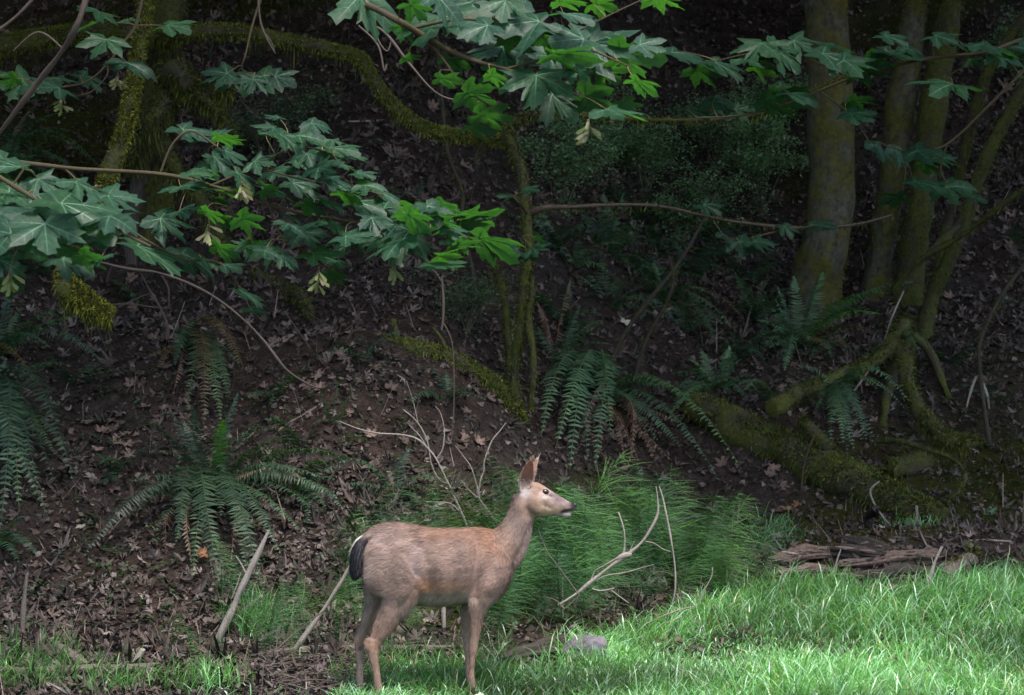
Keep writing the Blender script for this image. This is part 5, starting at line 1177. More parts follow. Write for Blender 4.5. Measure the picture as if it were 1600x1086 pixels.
# head
head = sstep(806, 818, cpx) * (cpy < 812)
C = lerp(C, (.33, .225, .165), .9 * head)
C = lerp(C, (.42, .27, .2), .6 * head * blob(838, 757, 9, 7))                      # forehead
up_m = head * sstep(850, 862, cpx) * (cpy < 792 + (cpx - 860) * .12)
C = lerp(C, (.27, .215, .215), .85 * up_m)                                         # bluish bridge of the nose
jaw = head * sstep(783, 797, cpy) * sstep(828, 842, cpx) * (1 - sstep(874, 882, cpx))
C = lerp(C, (.5, .375, .25), .85 * jaw)
C = lerp(C, (.48, .42, .35), .8 * head * sstep(802, 807, cpy) * sstep(836, 844, cpx) * (cpx < 880))
C = lerp(C, (.55, .49, .44), 1.0 * head * (blob(849, 778, 9, 3.4) + .5 * blob(842, 772, 4, 4)))   # ring under the eye
C = lerp(C, (.02, .017, .018), .95 * head * np.clip(blob(882, 800, 5, 2.4) + blob(890, 798, 6, 2.0) + .7 * blob(877, 803, 3, 2.4), 0, 1) * 1.5)   # dark lip line
C = lerp(C, (.02, .018, .02), np.clip(1.8 * head * blob(898, 791, 7, 6.5), 0, 1))   # nose
C = lerp(C, (.72, .68, .66), np.clip(1.5 * head * blob(887, 806, 8, 2.6), 0, 1))     # white chin
C = lerp(C, (.5, .46, .44), 1.2 * blob(818, 770, 8, 8))                      # white ear base
C = lerp(C, (.05, .04, .035), np.clip(1.3 * blob(797.5, 880, 3.5, 5), 0, .9))         # small dark scar on the chest
C = lerp(C, (.04, .032, .03), .8 * head * blob(858, 775, 3, 2))
C = lerp(C, (.36, .325, .26), .8 * sstep(920, 934, cpy + 3 * f2) * (cpx > 600) * (cpx < 728) * (cpy < 952) * (np.abs(co[:, 1]) < .13))  # pale underbelly, its olive shade put into the colour
C *= np.array([.67, .635, .64])
C *= (1 + .10 * f2 + .02 * f1)[:, None]
a = body_me.attributes.new('col', 'FLOAT_COLOR', 'POINT'); a.data.foreach_set('color', np.c_[C, np.ones(nv)].ravel())
M['coat'] = mat_vcol('deer_coat', .72, .2, 55, .22, .35, .004, sheen=.12)
M['fur'] = mat_vcol('deer_hair', .6, .3, 50, .15, 0)
body_me.materials.clear(); body_me.materials.append(M['coat'])
deer = tagged(empty('deer', (DX, DY, float(ground_z(DX, DY)))), 'brown black-tailed doe standing in the grass, facing right, head raised', 'deer')
deer.rotation_euler[2] = DROT
link_mesh('body', body_me, parent=deer)

# short coat hair lying back along the body
hn = 110000
k = RNG.integers(0, nv, hn)
b = co[k] + RNG.normal(0, .0025, (hn, 3)); nn = nrm[k]
flow = np.tile(np.array([-1., 0, -.45]), (hn, 1))
flow[cpy[k] > 930] = (-.25, 0, -1.)
hk = (cpx[k] > 806) & (cpy[k] < 812); flow[hk] = (-1., 0, .1)
nk = (cpx[k] > 770) & (cpy[k] < 880) & ~hk; flow[nk] = (-.5, 0, -1.)
flow = flow + RNG.normal(0, .22, (hn, 3)) + .1 * np.stack([N1(*(b.T + 3)), N1(*(b.T + 7)), N1(*(b.T + 11))], -1)
flow -= nn * (flow * nn).sum(1)[:, None]; flow /= np.linalg.norm(flow, axis=1)[:, None]
d = flow + nn * RNG.uniform(.08, .34, (hn, 1))
L = np.where(hk, .008, np.where(cpy[k] > 985, .010, .022)) * RNG.uniform(.6, 1.4, hn)
L = np.where((cpy[k] > 925) & (cpy[k] < 952) & (belly[k] > .3), .028, L)
s = np.cross(d, nn); s /= np.linalg.norm(s, axis=1)[:, None] + 1e-9
w = np.where(hk, .0008, .0016)[:, None]
b = b - nn * .002
Vh = np.stack([b - s * w, b + s * w, b + d * L[:, None]], 1)
ch = np.repeat((C[k] * (RNG.uniform(.68, 1.28, (hn, 1)) + .05 * N1(b[:, 0] * 1.2, b[:, 1] * 4, b[:, 2] * 4)[:, None]))[:, None], 3, 1)
mb = MB(); mb.add(Vh.reshape(-1, 3), np.arange(3 * hn).reshape(-1, 3), ch.reshape(-1, 3))
tagged(mb.build('fur', M['fur'], deer), kind='stuff')

# tail: black, pale fringe
def fur_part(name, st, colf, parent, hairs, hl, seg=16, dirv=(-.1, 0, -1)):
    VV, FF = [], []; sweep(VV, FF, st, seg=seg); VV = np.concatenate(VV)
    mb = MB()
    quads = [f for f in FF if len(f) == 4]; tris = [f for f in FF if len(f) == 3]
    mb.add(VV, quads, colf(VV)); mb.f.append(np.array(tris)); mb.m.append(np.zeros(len(tris), int))
    ctr = VV.mean(0)
    k = RNG.integers(0, len(VV), hairs); b = VV[k]; nn = b - ctr; nn[:, 2] *= .1; nn /= np.linalg.norm(nn, axis=1)[:, None] + 1e-9
    d = np.array(dirv) + nn * .4 + RNG.normal(0, .22, (hairs, 3)); d /= np.linalg.norm(d, axis=1)[:, None]
    s = np.cross(d, nn); s /= np.linalg.norm(s, axis=1)[:, None] + 1e-9
    L = hl * RNG.uniform(.5, 1.2, (hairs, 1))
    Vh = np.stack([b - s * .0014, b + s * .0014, b + d * L], 1)
    mb.add(Vh.reshape(-1, 3), np.arange(3 * hairs).reshape(-1, 3), np.repeat((colf(VV)[k] * RNG.uniform(.6, 1.3, (hairs, 1)))[:, None], 3, 1).reshape(-1, 3))
    return mb.build(name, M['fur'], parent)
def tailcol(v):
    c = np.tile(np.array([.013, .012, .017]), (len(v), 1))
    top = np.clip((v[:, 2] - D(0, 842)[2]) * 30, 0, 1)[:, None]
    return c * (1 - top) + np.array([.16, .12, .105]) * top
fur_part('tail', rows([(584, 834, 5, .026), (572, 840, 6, .03), (564, 851, 9, .036), (560, 866, 10.5, .04), (558, 882, 9.5, .035), (557, 892, 7, .026), (558, 898, 3, .012)], -.02), tailcol, deer, 6000, .026)
fur_part('tail_fringe', rows([(570, 835, 2.5, .02), (558, 845, 3, .026), (552, 858, 2.5, .03), (551, 866, 1.5, .02)], .02), lambda v: np.tile(np.array([.5, .44, .38]), (len(v), 1)), deer, 900, .026)

# ears: cupped, thin, warm inside with a pale rim
M['ear'] = mat_leaf('deer_ear', trans=.3, tcol=(1.2, .7, .55), rough=.7, spec=.15, var=.2, nscale=40)
def make_ear(base, tip, opening, width, depth):
    base, tip = np.array(base), np.array(tip); ax = tip - base; Ln = np.linalg.norm(ax); ax /= Ln
    op = np.array(opening, float); op -= ax * op.dot(ax); op /= np.linalg.norm(op); sd_ = np.cross(ax, op)
    nu, nv_ = 22, 17; VV, CC = [], []
    for i in range(nu):
        u = i / (nu - 1)
        w = width * (.5 + .5 * math.sin(min(u / .36, 1) * math.pi / 2)) * (1 - max(0, (u - .36) / .64) ** 1.7) + .0015
        for j in range(nv_):
            v = j / (nv_ - 1) * 2 - 1; th = v * math.radians(118 - 45 * u)
            p = base + ax * (u * Ln) + sd_ * math.sin(th) * w + op * ((-math.cos(th)) * w * depth + .03 * u * u - .008)
            VV.append(p)
            rim = abs(v) ** 8
            c = np.array([.19, .115, .09]) * (1 - rim) + np.array([.33, .25, .2]) * rim
            c = c * (1 - max(0, .28 - u) / .28) + np.array([.58, .53, .5]) * max(0, .28 - u) / .28
            if u > .88: c = c * .4 + np.array([.5, .44, .38]) * .6
            CC.append(c)
    i = np.arange(nu - 1)[:, None] * nv_; j = np.arange(nv_ - 1)[None]
    Fq = np.stack([i + j, i + j + 1, i + nv_ + j + 1, i + nv_ + j], -1).reshape(-1, 4)
    mb = MB(); VV = np.array(VV); mb.add(VV, Fq, np.array(CC))
    # downy white hair at the base and along the rim
    kk = RNG.integers(0, len(VV), 900); kk = kk[(kk // nv_ < 8) | (np.abs(kk % nv_ - 8) >= 7)]; b = VV[kk]
    d = ax * .8 + RNG.normal(0, .5, (len(kk), 3)); s = np.cross(d, RNG.normal(size=(len(kk), 3))); s /= np.linalg.norm(s, axis=1)[:, None]
    cw = np.where((kk // nv_ < 7)[:, None], (.6, .55, .52), (.34, .26, .21))
    Vh = np.stack([b - s * .001, b + s * .001, b + d * .013], 1); mb.add(Vh.reshape(-1, 3), np.arange(3 * len(kk)).reshape(-1, 3), np.repeat(cw[:, None], 3, 1).reshape(-1, 3))
    return mb.build('ear', M['ear'], deer)
make_ear(D(819, 768, -.045), D(829, 713, -.075), (.25, -.95, .1), .036, .75)
make_ear(D(824, 768, .04), D(838, 712, .06), (.9, .45, 0), .034, .75)

# eyes, nose pad, hooves
m, nt, out = new_mat('deer_eye'); p = _pbsdf(nt, (.006, .005, .006), .08, .6); nt.links.new(p.outputs[0], out.inputs[0]); M['eye'] = m
m, nt, out = new_mat('deer_nose'); oc = nt.nodes.new('ShaderNodeTexCoord').outputs['Object']; n1 = _noise(nt, oc, 300)
p = _pbsdf(nt, (.012, .011, .014), .28, .5, _bump(nt, n1, .4, .002)); nt.links.new(p.outputs[0], out.inputs[0]); M['nosepad'] = m
m, nt, out = new_mat('deer_hoof'); p = _pbsdf(nt, (.03, .025, .022), .5, .4); nt.links.new(p.outputs[0], out.inputs[0]); M['hoof'] = m
def eye_spot(side):
    t = D(850, 769.5); k = (np.sign(co[:, 1]) == side) & (np.hypot(co[:, 0] - t[0], co[:, 2] - t[2]) < .012)
    return np.array([t[0], side * (np.abs(co[k, 1]).mean() - .003), t[2]])
for s in (-1, 1): blobmesh('eye', eye_spot(s), (.020, .0145, .0145), M['eye'], deer)
blobmesh('nose', D(898.2, 791.2), (.0125, .0195, .0145), M['nosepad'], deer)
for px, l in ((600, -.09), (567, .082), (743, -.074), (739, .072)):
    def hoof_shape(S):
        S = S.copy(); S[..., 2] = np.where(S[..., 2] < -.5, -.5, S[..., 2]); S[..., 0] += (-S[..., 2] + .5) * .25; S[..., 1] *= (1 - .25 * np.clip(S[..., 0], 0, 1)); return S
    q = D(px, 1080, l); h = .026; blobmesh('hoof', (q[0], q[1], .012), (.03, .022, .026), M['hoof'], deer, shape=hoof_shape)
# ------------------------------------------------------------------ overhanging maple branches, leaf by leaf
def maple_mesh(seed):
    r = np.random.default_rng(seed); o = leaf_outline(HALF, .05, r); m = len(o); mb = MB()
    fold, dr, wv = r.uniform(.05, .22), r.uniform(.08, .26), r.normal(0, .05, 4)
    def zf(xy):
        x_, y_ = xy[:, 0], xy[:, 1]; rr = np.hypot(x_, y_); a = np.arctan2(y_, x_)
        return fold * np.abs(y_) * .6 - dr * rr ** 2 + rr * (wv[0] * np.sin(3 * a) + wv[1] * np.cos(5 * a) + wv[2] * np.sin(7 * a)) + .03 * rr * np.cos(a * 7.2)
    rings = [o * k for k in (.3, .6, .85, 1.)]
    V = [np.zeros((1, 2))] + rings; XY = np.concatenate(V); Z = zf(XY)
    base = np.array([.0165, .056, .032]); rr = np.hypot(XY[:, 0], XY[:, 1])[:, None]
    col = base * (1.05 - .15 * rr) * r.uniform(.9, 1.1, (len(XY), 1))
    k = np.arange(m); kn = (k + 1) % m
    tri = np.stack([np.zeros(m, int), 1 + k, 1 + kn], 1)
    q = np.concatenate([np.stack([1 + i * m + k, 1 + (i + 1) * m + k, 1 + (i + 1) * m + kn, 1 + i * m + kn], 1) for i in range(3)])
    mb.add(np.c_[XY, Z], q, col); mb.f.append(tri); mb.m.append(np.zeros(m, int))
    # veins: raised ribs along each lobe with side ribs
    def rib(a, L, w, x0=0., y0=0.):
        t = np.linspace(0, 1, 6); c = np.array([math.cos(a), math.sin(a)]); s = np.array([-c[1], c[0]])
        p = np.array([x0, y0]) + c * (t * L)[:, None]
        l = p + s * (w * (1 - .8 * t))[:, None]; rr_ = p - s * (w * (1 - .8 * t))[:, None]
        vv = np.concatenate([np.c_[l, zf(l) + .006], np.c_[rr_, zf(rr_) + .006]])
        i = np.arange(5); mb.add(vv, np.stack([i + 6, i + 7, i + 1, i], 1), (.07, .15, .085), mi=1)
    for d, L in ((0, .92), (47, .9), (-47, .9), (103, .64), (-103, .64)):
        a = math.radians(d); rib(a, L, .011)
        for f in (.35, .58):
            for sgn in (-1, 1): rib(a + sgn * .75, L * .26, .005, math.cos(a) * L * f, math.sin(a) * L * f)
    return mb.mesh('maple_leaf', [M['maple'], M['vein']])
LEAVES = [maple_mesh(300 + k) for k in range(8)]
SAMC = [(.19, .21, .09), (.24, .22, .12), (.16, .2, .07)]
def samara_cluster(parent, p, size):
    """bunch of paired winged seeds hanging from a short stalk"""
    mb = MB(); tube(mb, [(0, 0, 0), (.003, 0, -size * .35), (0, 0, -size * .7)], [.0015, .0012, .001], 5, 4, col=(.2, .16, .09))
    for k in range(11):
        z0 = -size * RNG.uniform(.15, .75); a = RNG.uniform(0, 6.28); d = np.array([math.cos(a) * .7, math.sin(a) * .5, -.8 + RNG.uniform(-.2, .5)]); d /= np.linalg.norm(d)
        s = np.cross(d, (0, 1, .1) + RNG.normal(0, .3, 3)); s /= np.linalg.norm(s); L = size * RNG.uniform(.35, .55); b = np.array([0, 0, z0]) + d * .01
        V = [b - s * .003, b + s * .004, b + d * L * .35 + s * .009, b + d * L * .8 + s * .012, b + d * L, b + d * L * .75 - s * .004, b + d * L * .3 - s * .003]
        c = np.array(SAMC[RNG.integers(0, 3)]) * RNG.uniform(.8, 1.25)
        mb.add(V, [[0, 1, 2, 6], [6, 2, 3, 5]], c); mb.f.append(np.array([[5, 3, 4]]) + mb.n - 7); mb.m.append(np.zeros(1, int))
        bl = b + RNG.normal(0, .0005, (6, 3)); th = np.arange(5) / 5 * 6.28
        ring = np.array([b + (np.cos(t) * s + np.sin(t) * np.cross(d, s)) * .0055 for t in th]); vv = np.vstack([ring, [b - d * .007], [b + d * .007]])
        mb.add(vv, [[i, (i + 1) % 5, 6] for i in range(5)] + [[(i + 1) % 5, i, 5] for i in range(5)], c * .8)
    o = mb.build('seed_cluster', M['samara'], parent); o.location = Vector(p) - parent.location; return o

def maple_branch(label, Y, stems, leaves, seeds=(), jitterY=.35, sizek=1.0, tilt=(12, 42), extra=.0):
    """stems: polylines (px, py, half width px, [Y]); leaves: (px, py, width px, heading deg (0 right, 90 down), kind)"""
    sp = []
    base = np.array(P(stems[0][0][0], stems[0][0][1], stems[0][0][3] if len(stems[0][0]) > 3 else Y))
    root = empty('maple_branch', Vector(base)); tagged(root, label, 'branch', 'leafy maple branches over the clearing')
    for k, s in enumerate(stems):
        p, r = pts_px(s, Y); mb = MB(); path, rr = tube(mb, p - base, r, 7, 6, .06, NBK2); mb.build('stem' if k == 0 else 'twig', M['twig_green'], root); sp.append(path + base)
    SP = np.concatenate(sp); tw = MB()
    leaves = list(leaves) + [(q[0] + RNG.normal(0, 24), q[1] + RNG.normal(0, 12), q[2] * RNG.uniform(.6, .9), q[3] + RNG.normal(0, 25), q[4] if RNG.random() < .7 else 'E') for q in leaves if RNG.random() < extra]
    for L in leaves:
        px, py, w, ang, kind = L[:5]; y = (L[5] if len(L) > 5 else Y) + RNG.uniform(-jitterY, jitterY)
        J = np.array(P(px, py, y)); ppm = FPX / y
        if kind == 'T': tau = RNG.uniform(*tilt)
        elif kind == 'E': tau = RNG.uniform(9, 18)
        else: tau = RNG.uniform(-38, -14)
        tau = math.radians(tau); rl = RNG.normal(0, .24)
        n = Vector((rl + .15, -math.sin(tau), math.cos(tau))).normalized()
        a = math.radians(ang + RNG.normal(0, 9)); d = Vector((math.cos(a), -.25 if kind != 'U' else .0, -math.sin(a)))
        t = (d - n * d.dot(n)).normalized(); b = n.cross(t)
        o = bpy.data.objects.new('leaf', LEAVES[RNG.integers(0, len(LEAVES))]); COL.objects.link(o); o.parent = root
        s = w / ppm / 1.42 * sizek * 1.12
        R = Matrix((t, b, n)).transposed().to_4x4()
        o.matrix_basis = Matrix.Translation(Vector(J - base)) @ R @ Matrix.Diagonal((s, s * RNG.uniform(.92, 1.05), s, 1))
        q = SP[np.argmin(((SP - J) ** 2).sum(1) + .0)]
        mid = (J + q) / 2 - np.array(t) * .02 + np.array([0, 0, .015])
        tube(tw, np.array([q, mid, J]) - base, [.0016, .0013, .0012], 5, 4, col=(1, 1, 1))
    if tw.n: tagged(tw.build('petioles', M['petiole'], root), kind='stuff')
    for sx, sy, ss in seeds:
        samara_cluster(root, P(sx, sy, Y - .1), ss * (Y - .1) / FPX)
    return root
M['petiole'] = mat_bark('leaf_stalk', (.12, .1, .045), (.2, .15, .08), fine=60, bd=.002)
T, E, U = 'T', 'E', 'U'
maple_branch('bright maple spray hanging highest, its big blue-green leaves over light green ones', 11.6,
  [[(420, -110, 7, 13.5), (520, -20, 6, 12.4), (600, 20, 5.5), (660, 55, 5), (705, 80, 4.5), (745, 96, 3.5), (790, 108, 3), (850, 130, 2.4), (905, 150, 2)], [(640, 45, 3), (720, 30, 2.6), (800, 40, 2.3), (880, 60, 2), (940, 85, 1.6), (985, 105, 1.2)], [(790, 108, 2), (850, 92, 1.8), (930, 80, 1.5)], [(660, 55, 2.4), (690, 90, 2), (720, 130, 1.7), (760, 165, 1.4)], [(880, 60, 1.5), (960, 20, 1.3), (1020, -8, 1.1)], [(520, -20, 2.5), (600, -30, 2), (700, -20, 1.8), (800, -10, 1.4)]],
  [(562, -6, 112, 95, T), (690, 26, 128, 62, T), (842, 34, 112, 160, T), (785, 74, 112, 125, T), (838, 118, 108, 105, T), (912, 62, 90, 168, T), (922, 68, 105, 12, T), (868, 84, 100, 42, U), (968, 86, 104, 28, U), (992, 126, 58, 48, U), (915, 150, 80, 26, U), (950, 172, 92, 34, E), (974, 160, 42, 60, U), (862, 148, 82, 62, T), (822, 22, 86, 172, T), (880, 22, 74, 25, E),
   (1026, -4, 66, 32, U), (628, 42, 46, 75, U), (688, 122, 52, 22, U), (730, 145, 66, 34, U), (752, 180, 72, 34, U), (698, 92, 56, 34, U), (800, 56, 60, 60, U), (768, 118, 46, 50, U), (738, 196, 56, 30, U), (792, 104, 74, 100, T), (858, 88, 60, 120, T), (682, -6, 84, 95, T), (735, 4, 70, 60, T), (874, 2, 60, 30, U), (642, 8, 50, 60, U), (930, 6, 52, 40, U), (810, 90, 70, 140, T), (762, 40, 74, 150, T), (900, 105, 52, 60, T), (636, 90, 36, 60, U), (1000, 70, 60, 20, T), (790, 0, 70, 90, T), (850, 60, 60, 30, U), (945, 110, 56, 60, U)],
  seeds=((920, 178, 44),), tilt=(24, 50))
maple_branch('maple spray of large dull blue-green leaves cut off by the left edge', 10.8,
  [[(-160, 190, 7), (-60, 240, 5), (20, 290, 4), (80, 325, 3.4), (140, 350, 3), (190, 365, 2.4), (235, 385, 1.8)], [(-60, 240, 3), (0, 330, 2.6), (40, 375, 2)], [(80, 325, 2), (120, 300, 1.6), (160, 290, 1.4)], [(20, 290, 2), (40, 260, 1.7)]],
  [(45, 372, 138, 35, T), (18, 365, 120, 150, T), (95, 318, 148, 40, T), (150, 338, 96, 60, T), (58, 305, 120, 120, T), (15, 300, 104, 170, T), (118, 285, 80, 48, E), (98, 405, 80, 20, T), (30, 262, 86, 150, T), (-6, 335, 110, 100, T), (70, 350, 104, 80, T), (-4, 405, 96, 80, T), (168, 306, 84, 30, T), (5, 250, 80, 120, T), (60, 280, 70, 60, T), (130, 400, 56, 60, U), (120, 365, 80, 30, T), (10, 440, 50, 90, U)],
  seeds=((16, 415, 46),), extra=.4)
maple_branch('broad maple spray across the left middle, ending in sunlit yellow-green leaves', 13.4,
  [[(-160, 190, 5, 13.2), (-40, 240, 4, 13.3), (100, 262, 3.6, 13.4), (250, 272, 3.2), (330, 290, 3), (420, 320, 2.8), (500, 338, 2.8), (580, 350, 2.5), (650, 355, 2.2), (710, 362, 1.8), (755, 385, 1.2)], [(330, 290, 2), (400, 260, 1.8), (460, 230, 1.6), (520, 240, 1.2)], [(250, 272, 2), (270, 225, 1.7), (300, 205, 1.6), (340, 230, 1.4)], [(420, 320, 1.8), (440, 370, 1.6), (480, 395, 1.4), (520, 425, 1.2)], [(100, 262, 2.4), (160, 320, 2), (220, 370, 1.8), (290, 405, 1.5), (340, 410, 1.4), (385, 460, 1.2)], [(400, 260, 1.5), (470, 280, 1.4), (540, 290, 1.2), (600, 305, 1)], [(330, 290, 1.6), (370, 340, 1.4), (395, 380, 1)], [(580, 350, 1.5), (620, 385, 1.3), (690, 420, 1)]],
  [(285, 202, 72, 28, T), (318, 215, 62, 40, T), (352, 236, 52, 50, T), (328, 256, 62, 20, T), (300, 272, 54, 30, E), (438, 210, 62, 30, T), (466, 212, 72, 38, T), (515, 232, 72, 30, T), (498, 262, 60, 35, T), (428, 200, 50, 150, T), (430, 268, 52, 40, T), (546, 242, 42, 30, E), (398, 252, 52, 30, T), (458, 286, 64, 30, T), (516, 282, 74, 28, T), (478, 318, 52, 60, U), (518, 348, 54, 50, T), (556, 316, 72, 22, T), (600, 326, 84, 35, T), (588, 298, 62, 20, E), (638, 335, 64, 30, U), (668, 322, 58, 62, T), (690, 345, 66, 40, U), (702, 355, 54, 20, T), (722, 345, 92, 48, U), (748, 372, 98, 52, U), (714, 384, 60, 50, U), (640, 360, 96, 100, T), (560, 366, 84, 120, T), (472, 362, 66, 60, T), (490, 396, 62, 40, T), (420, 386, 52, 140, T), (378, 342, 56, 52, U), (388, 380, 46, 50, U), (414, 392, 42, 60, T), (512, 428, 50, 48, U), (678, 412, 72, 30, T), (282, 292, 66, 62, E), (250, 342, 76, 28, T), (215, 385, 110, 14, E), (285, 396, 90, 20, E), (340, 386, 54, 40, U), (376, 455, 60, 50, E), (350, 415, 50, 30, E),
   (612, 402, 34, 60, T), (440, 305, 54, 150, T), (540, 370, 60, 50, T), (580, 340, 54, 90, T), (660, 380, 54, 120, T), (480, 240, 54, 60, T), (410, 290, 50, 40, U), (370, 270, 56, 20, T), (355, 300, 50, 60, U), (530, 300, 54, 40, U), (620, 352, 58, 160, T), (735, 335, 50, 20, E), (690, 320, 54, 10, U), (655, 330, 50, 150, U), (505, 312, 54, 25, E), (570, 290, 48, 45, T), (320, 330, 50, 60, U), (340, 215, 44, 10, U), (440, 400, 44, 60, T), (450, 350, 50, 100, T)],
  seeds=((376, 276, 40), (326, 340, 42), (617, 404, 40), (498, 416, 40)), extra=.6)
maple_branch('dim maple spray with drooping leaves in the top left corner', 16.4,
  [[(250, -120, 4), (226, -20, 3), (212, 40, 2.8), (190, 70, 2.2), (168, 100, 1.8), (130, 130, 1.5), (60, 140, 1.2)], [(212, 40, 1.8), (190, 36, 1.5), (150, 40, 1.2)], [(212, 40, 1.6), (250, 40, 1.3), (275, 45, 1)], [(168, 100, 1.2), (166, 120, 1), (140, 145, 1), (110, 150, .8)]],
  [(155, 18, 62, 100, T), (165, 62, 70, 110, T), (262, 40, 62, 20, T), (36, 128, 74, 140, T), (88, 122, 56, 30, T), (128, 118, 54, 20, T), (92, 138, 66, 120, T), (22, 122, 42, 160, U), (198, 98, 70, 52, E), (140, 40, 50, 160, E), (200, 30, 30, 60, T), (50, 135, 40, 30, T)],
  seeds=((97, 142, 34), (184, 112, 28)))
maple_branch('small dim spray of maple leaves hanging below the arching limb', 17.5,
  [[(430, -60, 2.4, 18.2), (400, 20, 2, 17.8), (385, 80, 1.6), (380, 110, 1.2), (420, 118, 1)]], [(355, 115, 66, 160, T), (372, 118, 62, 100, T), (412, 118, 66, 40, T), (430, 120, 52, 20, T), (395, 124, 50, 90, T)], jitterY=.15)
maple_branch('long dim maple branch reaching across the right-hand trunks', 17.6,
  [[(1760, 10, 5), (1680, 50, 4.2), (1600, 62, 3.6), (1540, 82, 3.2), (1460, 90, 3), (1390, 105, 2.8), (1330, 122, 2.6), (1280, 142, 2.4), (1230, 162, 2.2), (1160, 180, 1.8), (1090, 184, 1.4)], [(1330, 122, 1.4), (1270, 95, 1.2), (1200, 80, 1.1), (1120, 95, 1)], [(1390, 105, 1.3), (1390, 70, 1.1)], [(1280, 142, 1.3), (1296, 105, 1.1)], [(1280, 142, 1.3), (1330, 180, 1.2), (1360, 225, 1)], [(1540, 82, 1.3), (1480, 120, 1.1)]],
  [(1050, 82, 78, 18, E), (1085, 92, 74, 20, E), (1118, 98, 70, 35, T), (1190, 68, 78, 110, T), (1208, 75, 78, 25, T), (1160, 92, 74, 15, E), (1240, 64, 70, 28, T), (1285, 84, 88, 28, T), (1318, 95, 86, 22, T), (1346, 108, 68, 30, U), (1384, 80, 82, 25, T), (1382, 56, 56, 30, T), (1418, 76, 56, 20, E), (1462, 56, 58, 60, T), (1500, 66, 44, 30, E), (1535, 70, 84, 30, T), (1580, 74, 66, 20, T), (1488, 132, 90, 105, T), (1596, 122, 46, 20, E), (1232, 146, 68, 14, E), (1208, 158, 84, 25, U), (1328, 178, 58, 45, T), (1115, 158, 54, 30, T), (1148, 172, 54, 30, T), (1195, 158, 54, 40, U), (1072, 172, 56, 30, E), (1330, 158, 60, 30, U), (1265, 78, 60, 25, E), (1360, 94, 56, 30, U), (1560, 90, 56, 50, T), (1090, 110, 56, 60, U), (1180, 105, 50, 30, U), (1300, 70, 50, 10, E)], jitterY=.3, extra=.3)
maple_branch('small maple spray low in front of the slender right-hand trunks', 18.2,
  [[(1620, 90, 3), (1540, 170, 2.2), (1480, 225, 1.8), (1430, 238, 1.4), (1385, 228, 1)], [(1480, 225, 1.4), (1470, 270, 1.2), (1500, 300, 1)]],
  [(1368, 228, 66, 22, T), (1400, 236, 60, 40, T), (1432, 236, 76, 25, T), (1462, 246, 58, 30, T), (1428, 284, 74, 24, E), (1478, 292, 70, 18, T), (1505, 305, 54, 20, E), (1408, 308, 48, 150, U), (1445, 255, 46, 60, U)], jitterY=.2)
maple_branch('pair of small maple twigs sprouting from the vine maple stem', 19.2,
  [[(824, 335, 2, 19.55), (812, 318, 1.6), (800, 306, 1.2)], [(824, 385, 1.6, 19.5), (818, 372, 1.2)], [(800, 306, 1), (826, 298, .8)]], [(798, 306, 34, 150, T), (822, 296, 32, 30, T), (808, 390, 44, 150, T), (834, 388, 40, 20, T), (822, 398, 36, 90, T), (838, 372, 20, 20, U)], jitterY=.08)
maple_branch('small maple twig with pale leaves above the fern on the mid slope', 19.3,
  [[(1250, 356, 2, 19.45), (1200, 365, 1.6), (1160, 376, 1.2), (1130, 368, .9)], [(1250, 356, 1.2), (1275, 352, 1)]], [(1155, 378, 52, 30, T), (1180, 378, 54, 30, T), (1130, 368, 40, 30, T), (1225, 354, 36, 60, T), (1268, 352, 56, 25, E), (1100, 320, 44, 25, T)], jitterY=.1)

# ------------------------------------------------------------------ unseen forest trees added so their crowns shade the slope
BG = [(-5.0, 12.6, 6.9, .95), (-6.2, 19.5, 6.9, 1.15), (-1.0, 29.6, 9.6, 1.5), (-5.6, 27.0, 10.6, 1.45), (5.9, 18.6, 7.4, 1.1), (4.2, 30.5, 11.0, 1.5), (8.5, 24, 10, 1.4), (-9.5, 23.5, 9.8, 1.4), (1.6, 33.5, 14, 1.6), (-3.4, 34, 15, 1.6), (7.5, 33, 15, 1.6), (-9, 31, 14, 1.6)]
for k, (x, y, cz, sc) in enumerate(BG):
    g = on_ground(x, y, -.2); root = empty('unseen_forest_tree', g); tagged(root, 'tall unseen forest tree, added so its crown closes the canopy and shades the slope', 'tree', 'unseen canopy trees that shade the slope')
    mb = MB(); h = cz - g.z; hgt = max(h + 1.0, 4)
    tube(mb, [(0, 0, 0), (.1, -.1, hgt * .4), (0, -.3, hgt * .8), (.1, -.4, hgt)], [.26, .2, .14, .05], 14, 6, .08, NBK); mb.build('trunk', M['bark'], root)
    for j in range(5):
        a = j * 1.26 + k; b = np.array([0, -.25, hgt * .62]); e = b + np.array([math.cos(a) * 2.4, math.sin(a) * 2.4, 1.]); ml = MB(); tube(ml, [b, (b + e) / 2 + (0, 0, .25), e], [.08, .05, .015], 7, 4, .06, NBK); ml.build('limb', M['bark'], root)
    add_crown(root, (x, y - .4, max(cz, g.z + 4.0)), (sc, sc, sc * .9), k * 1.3)
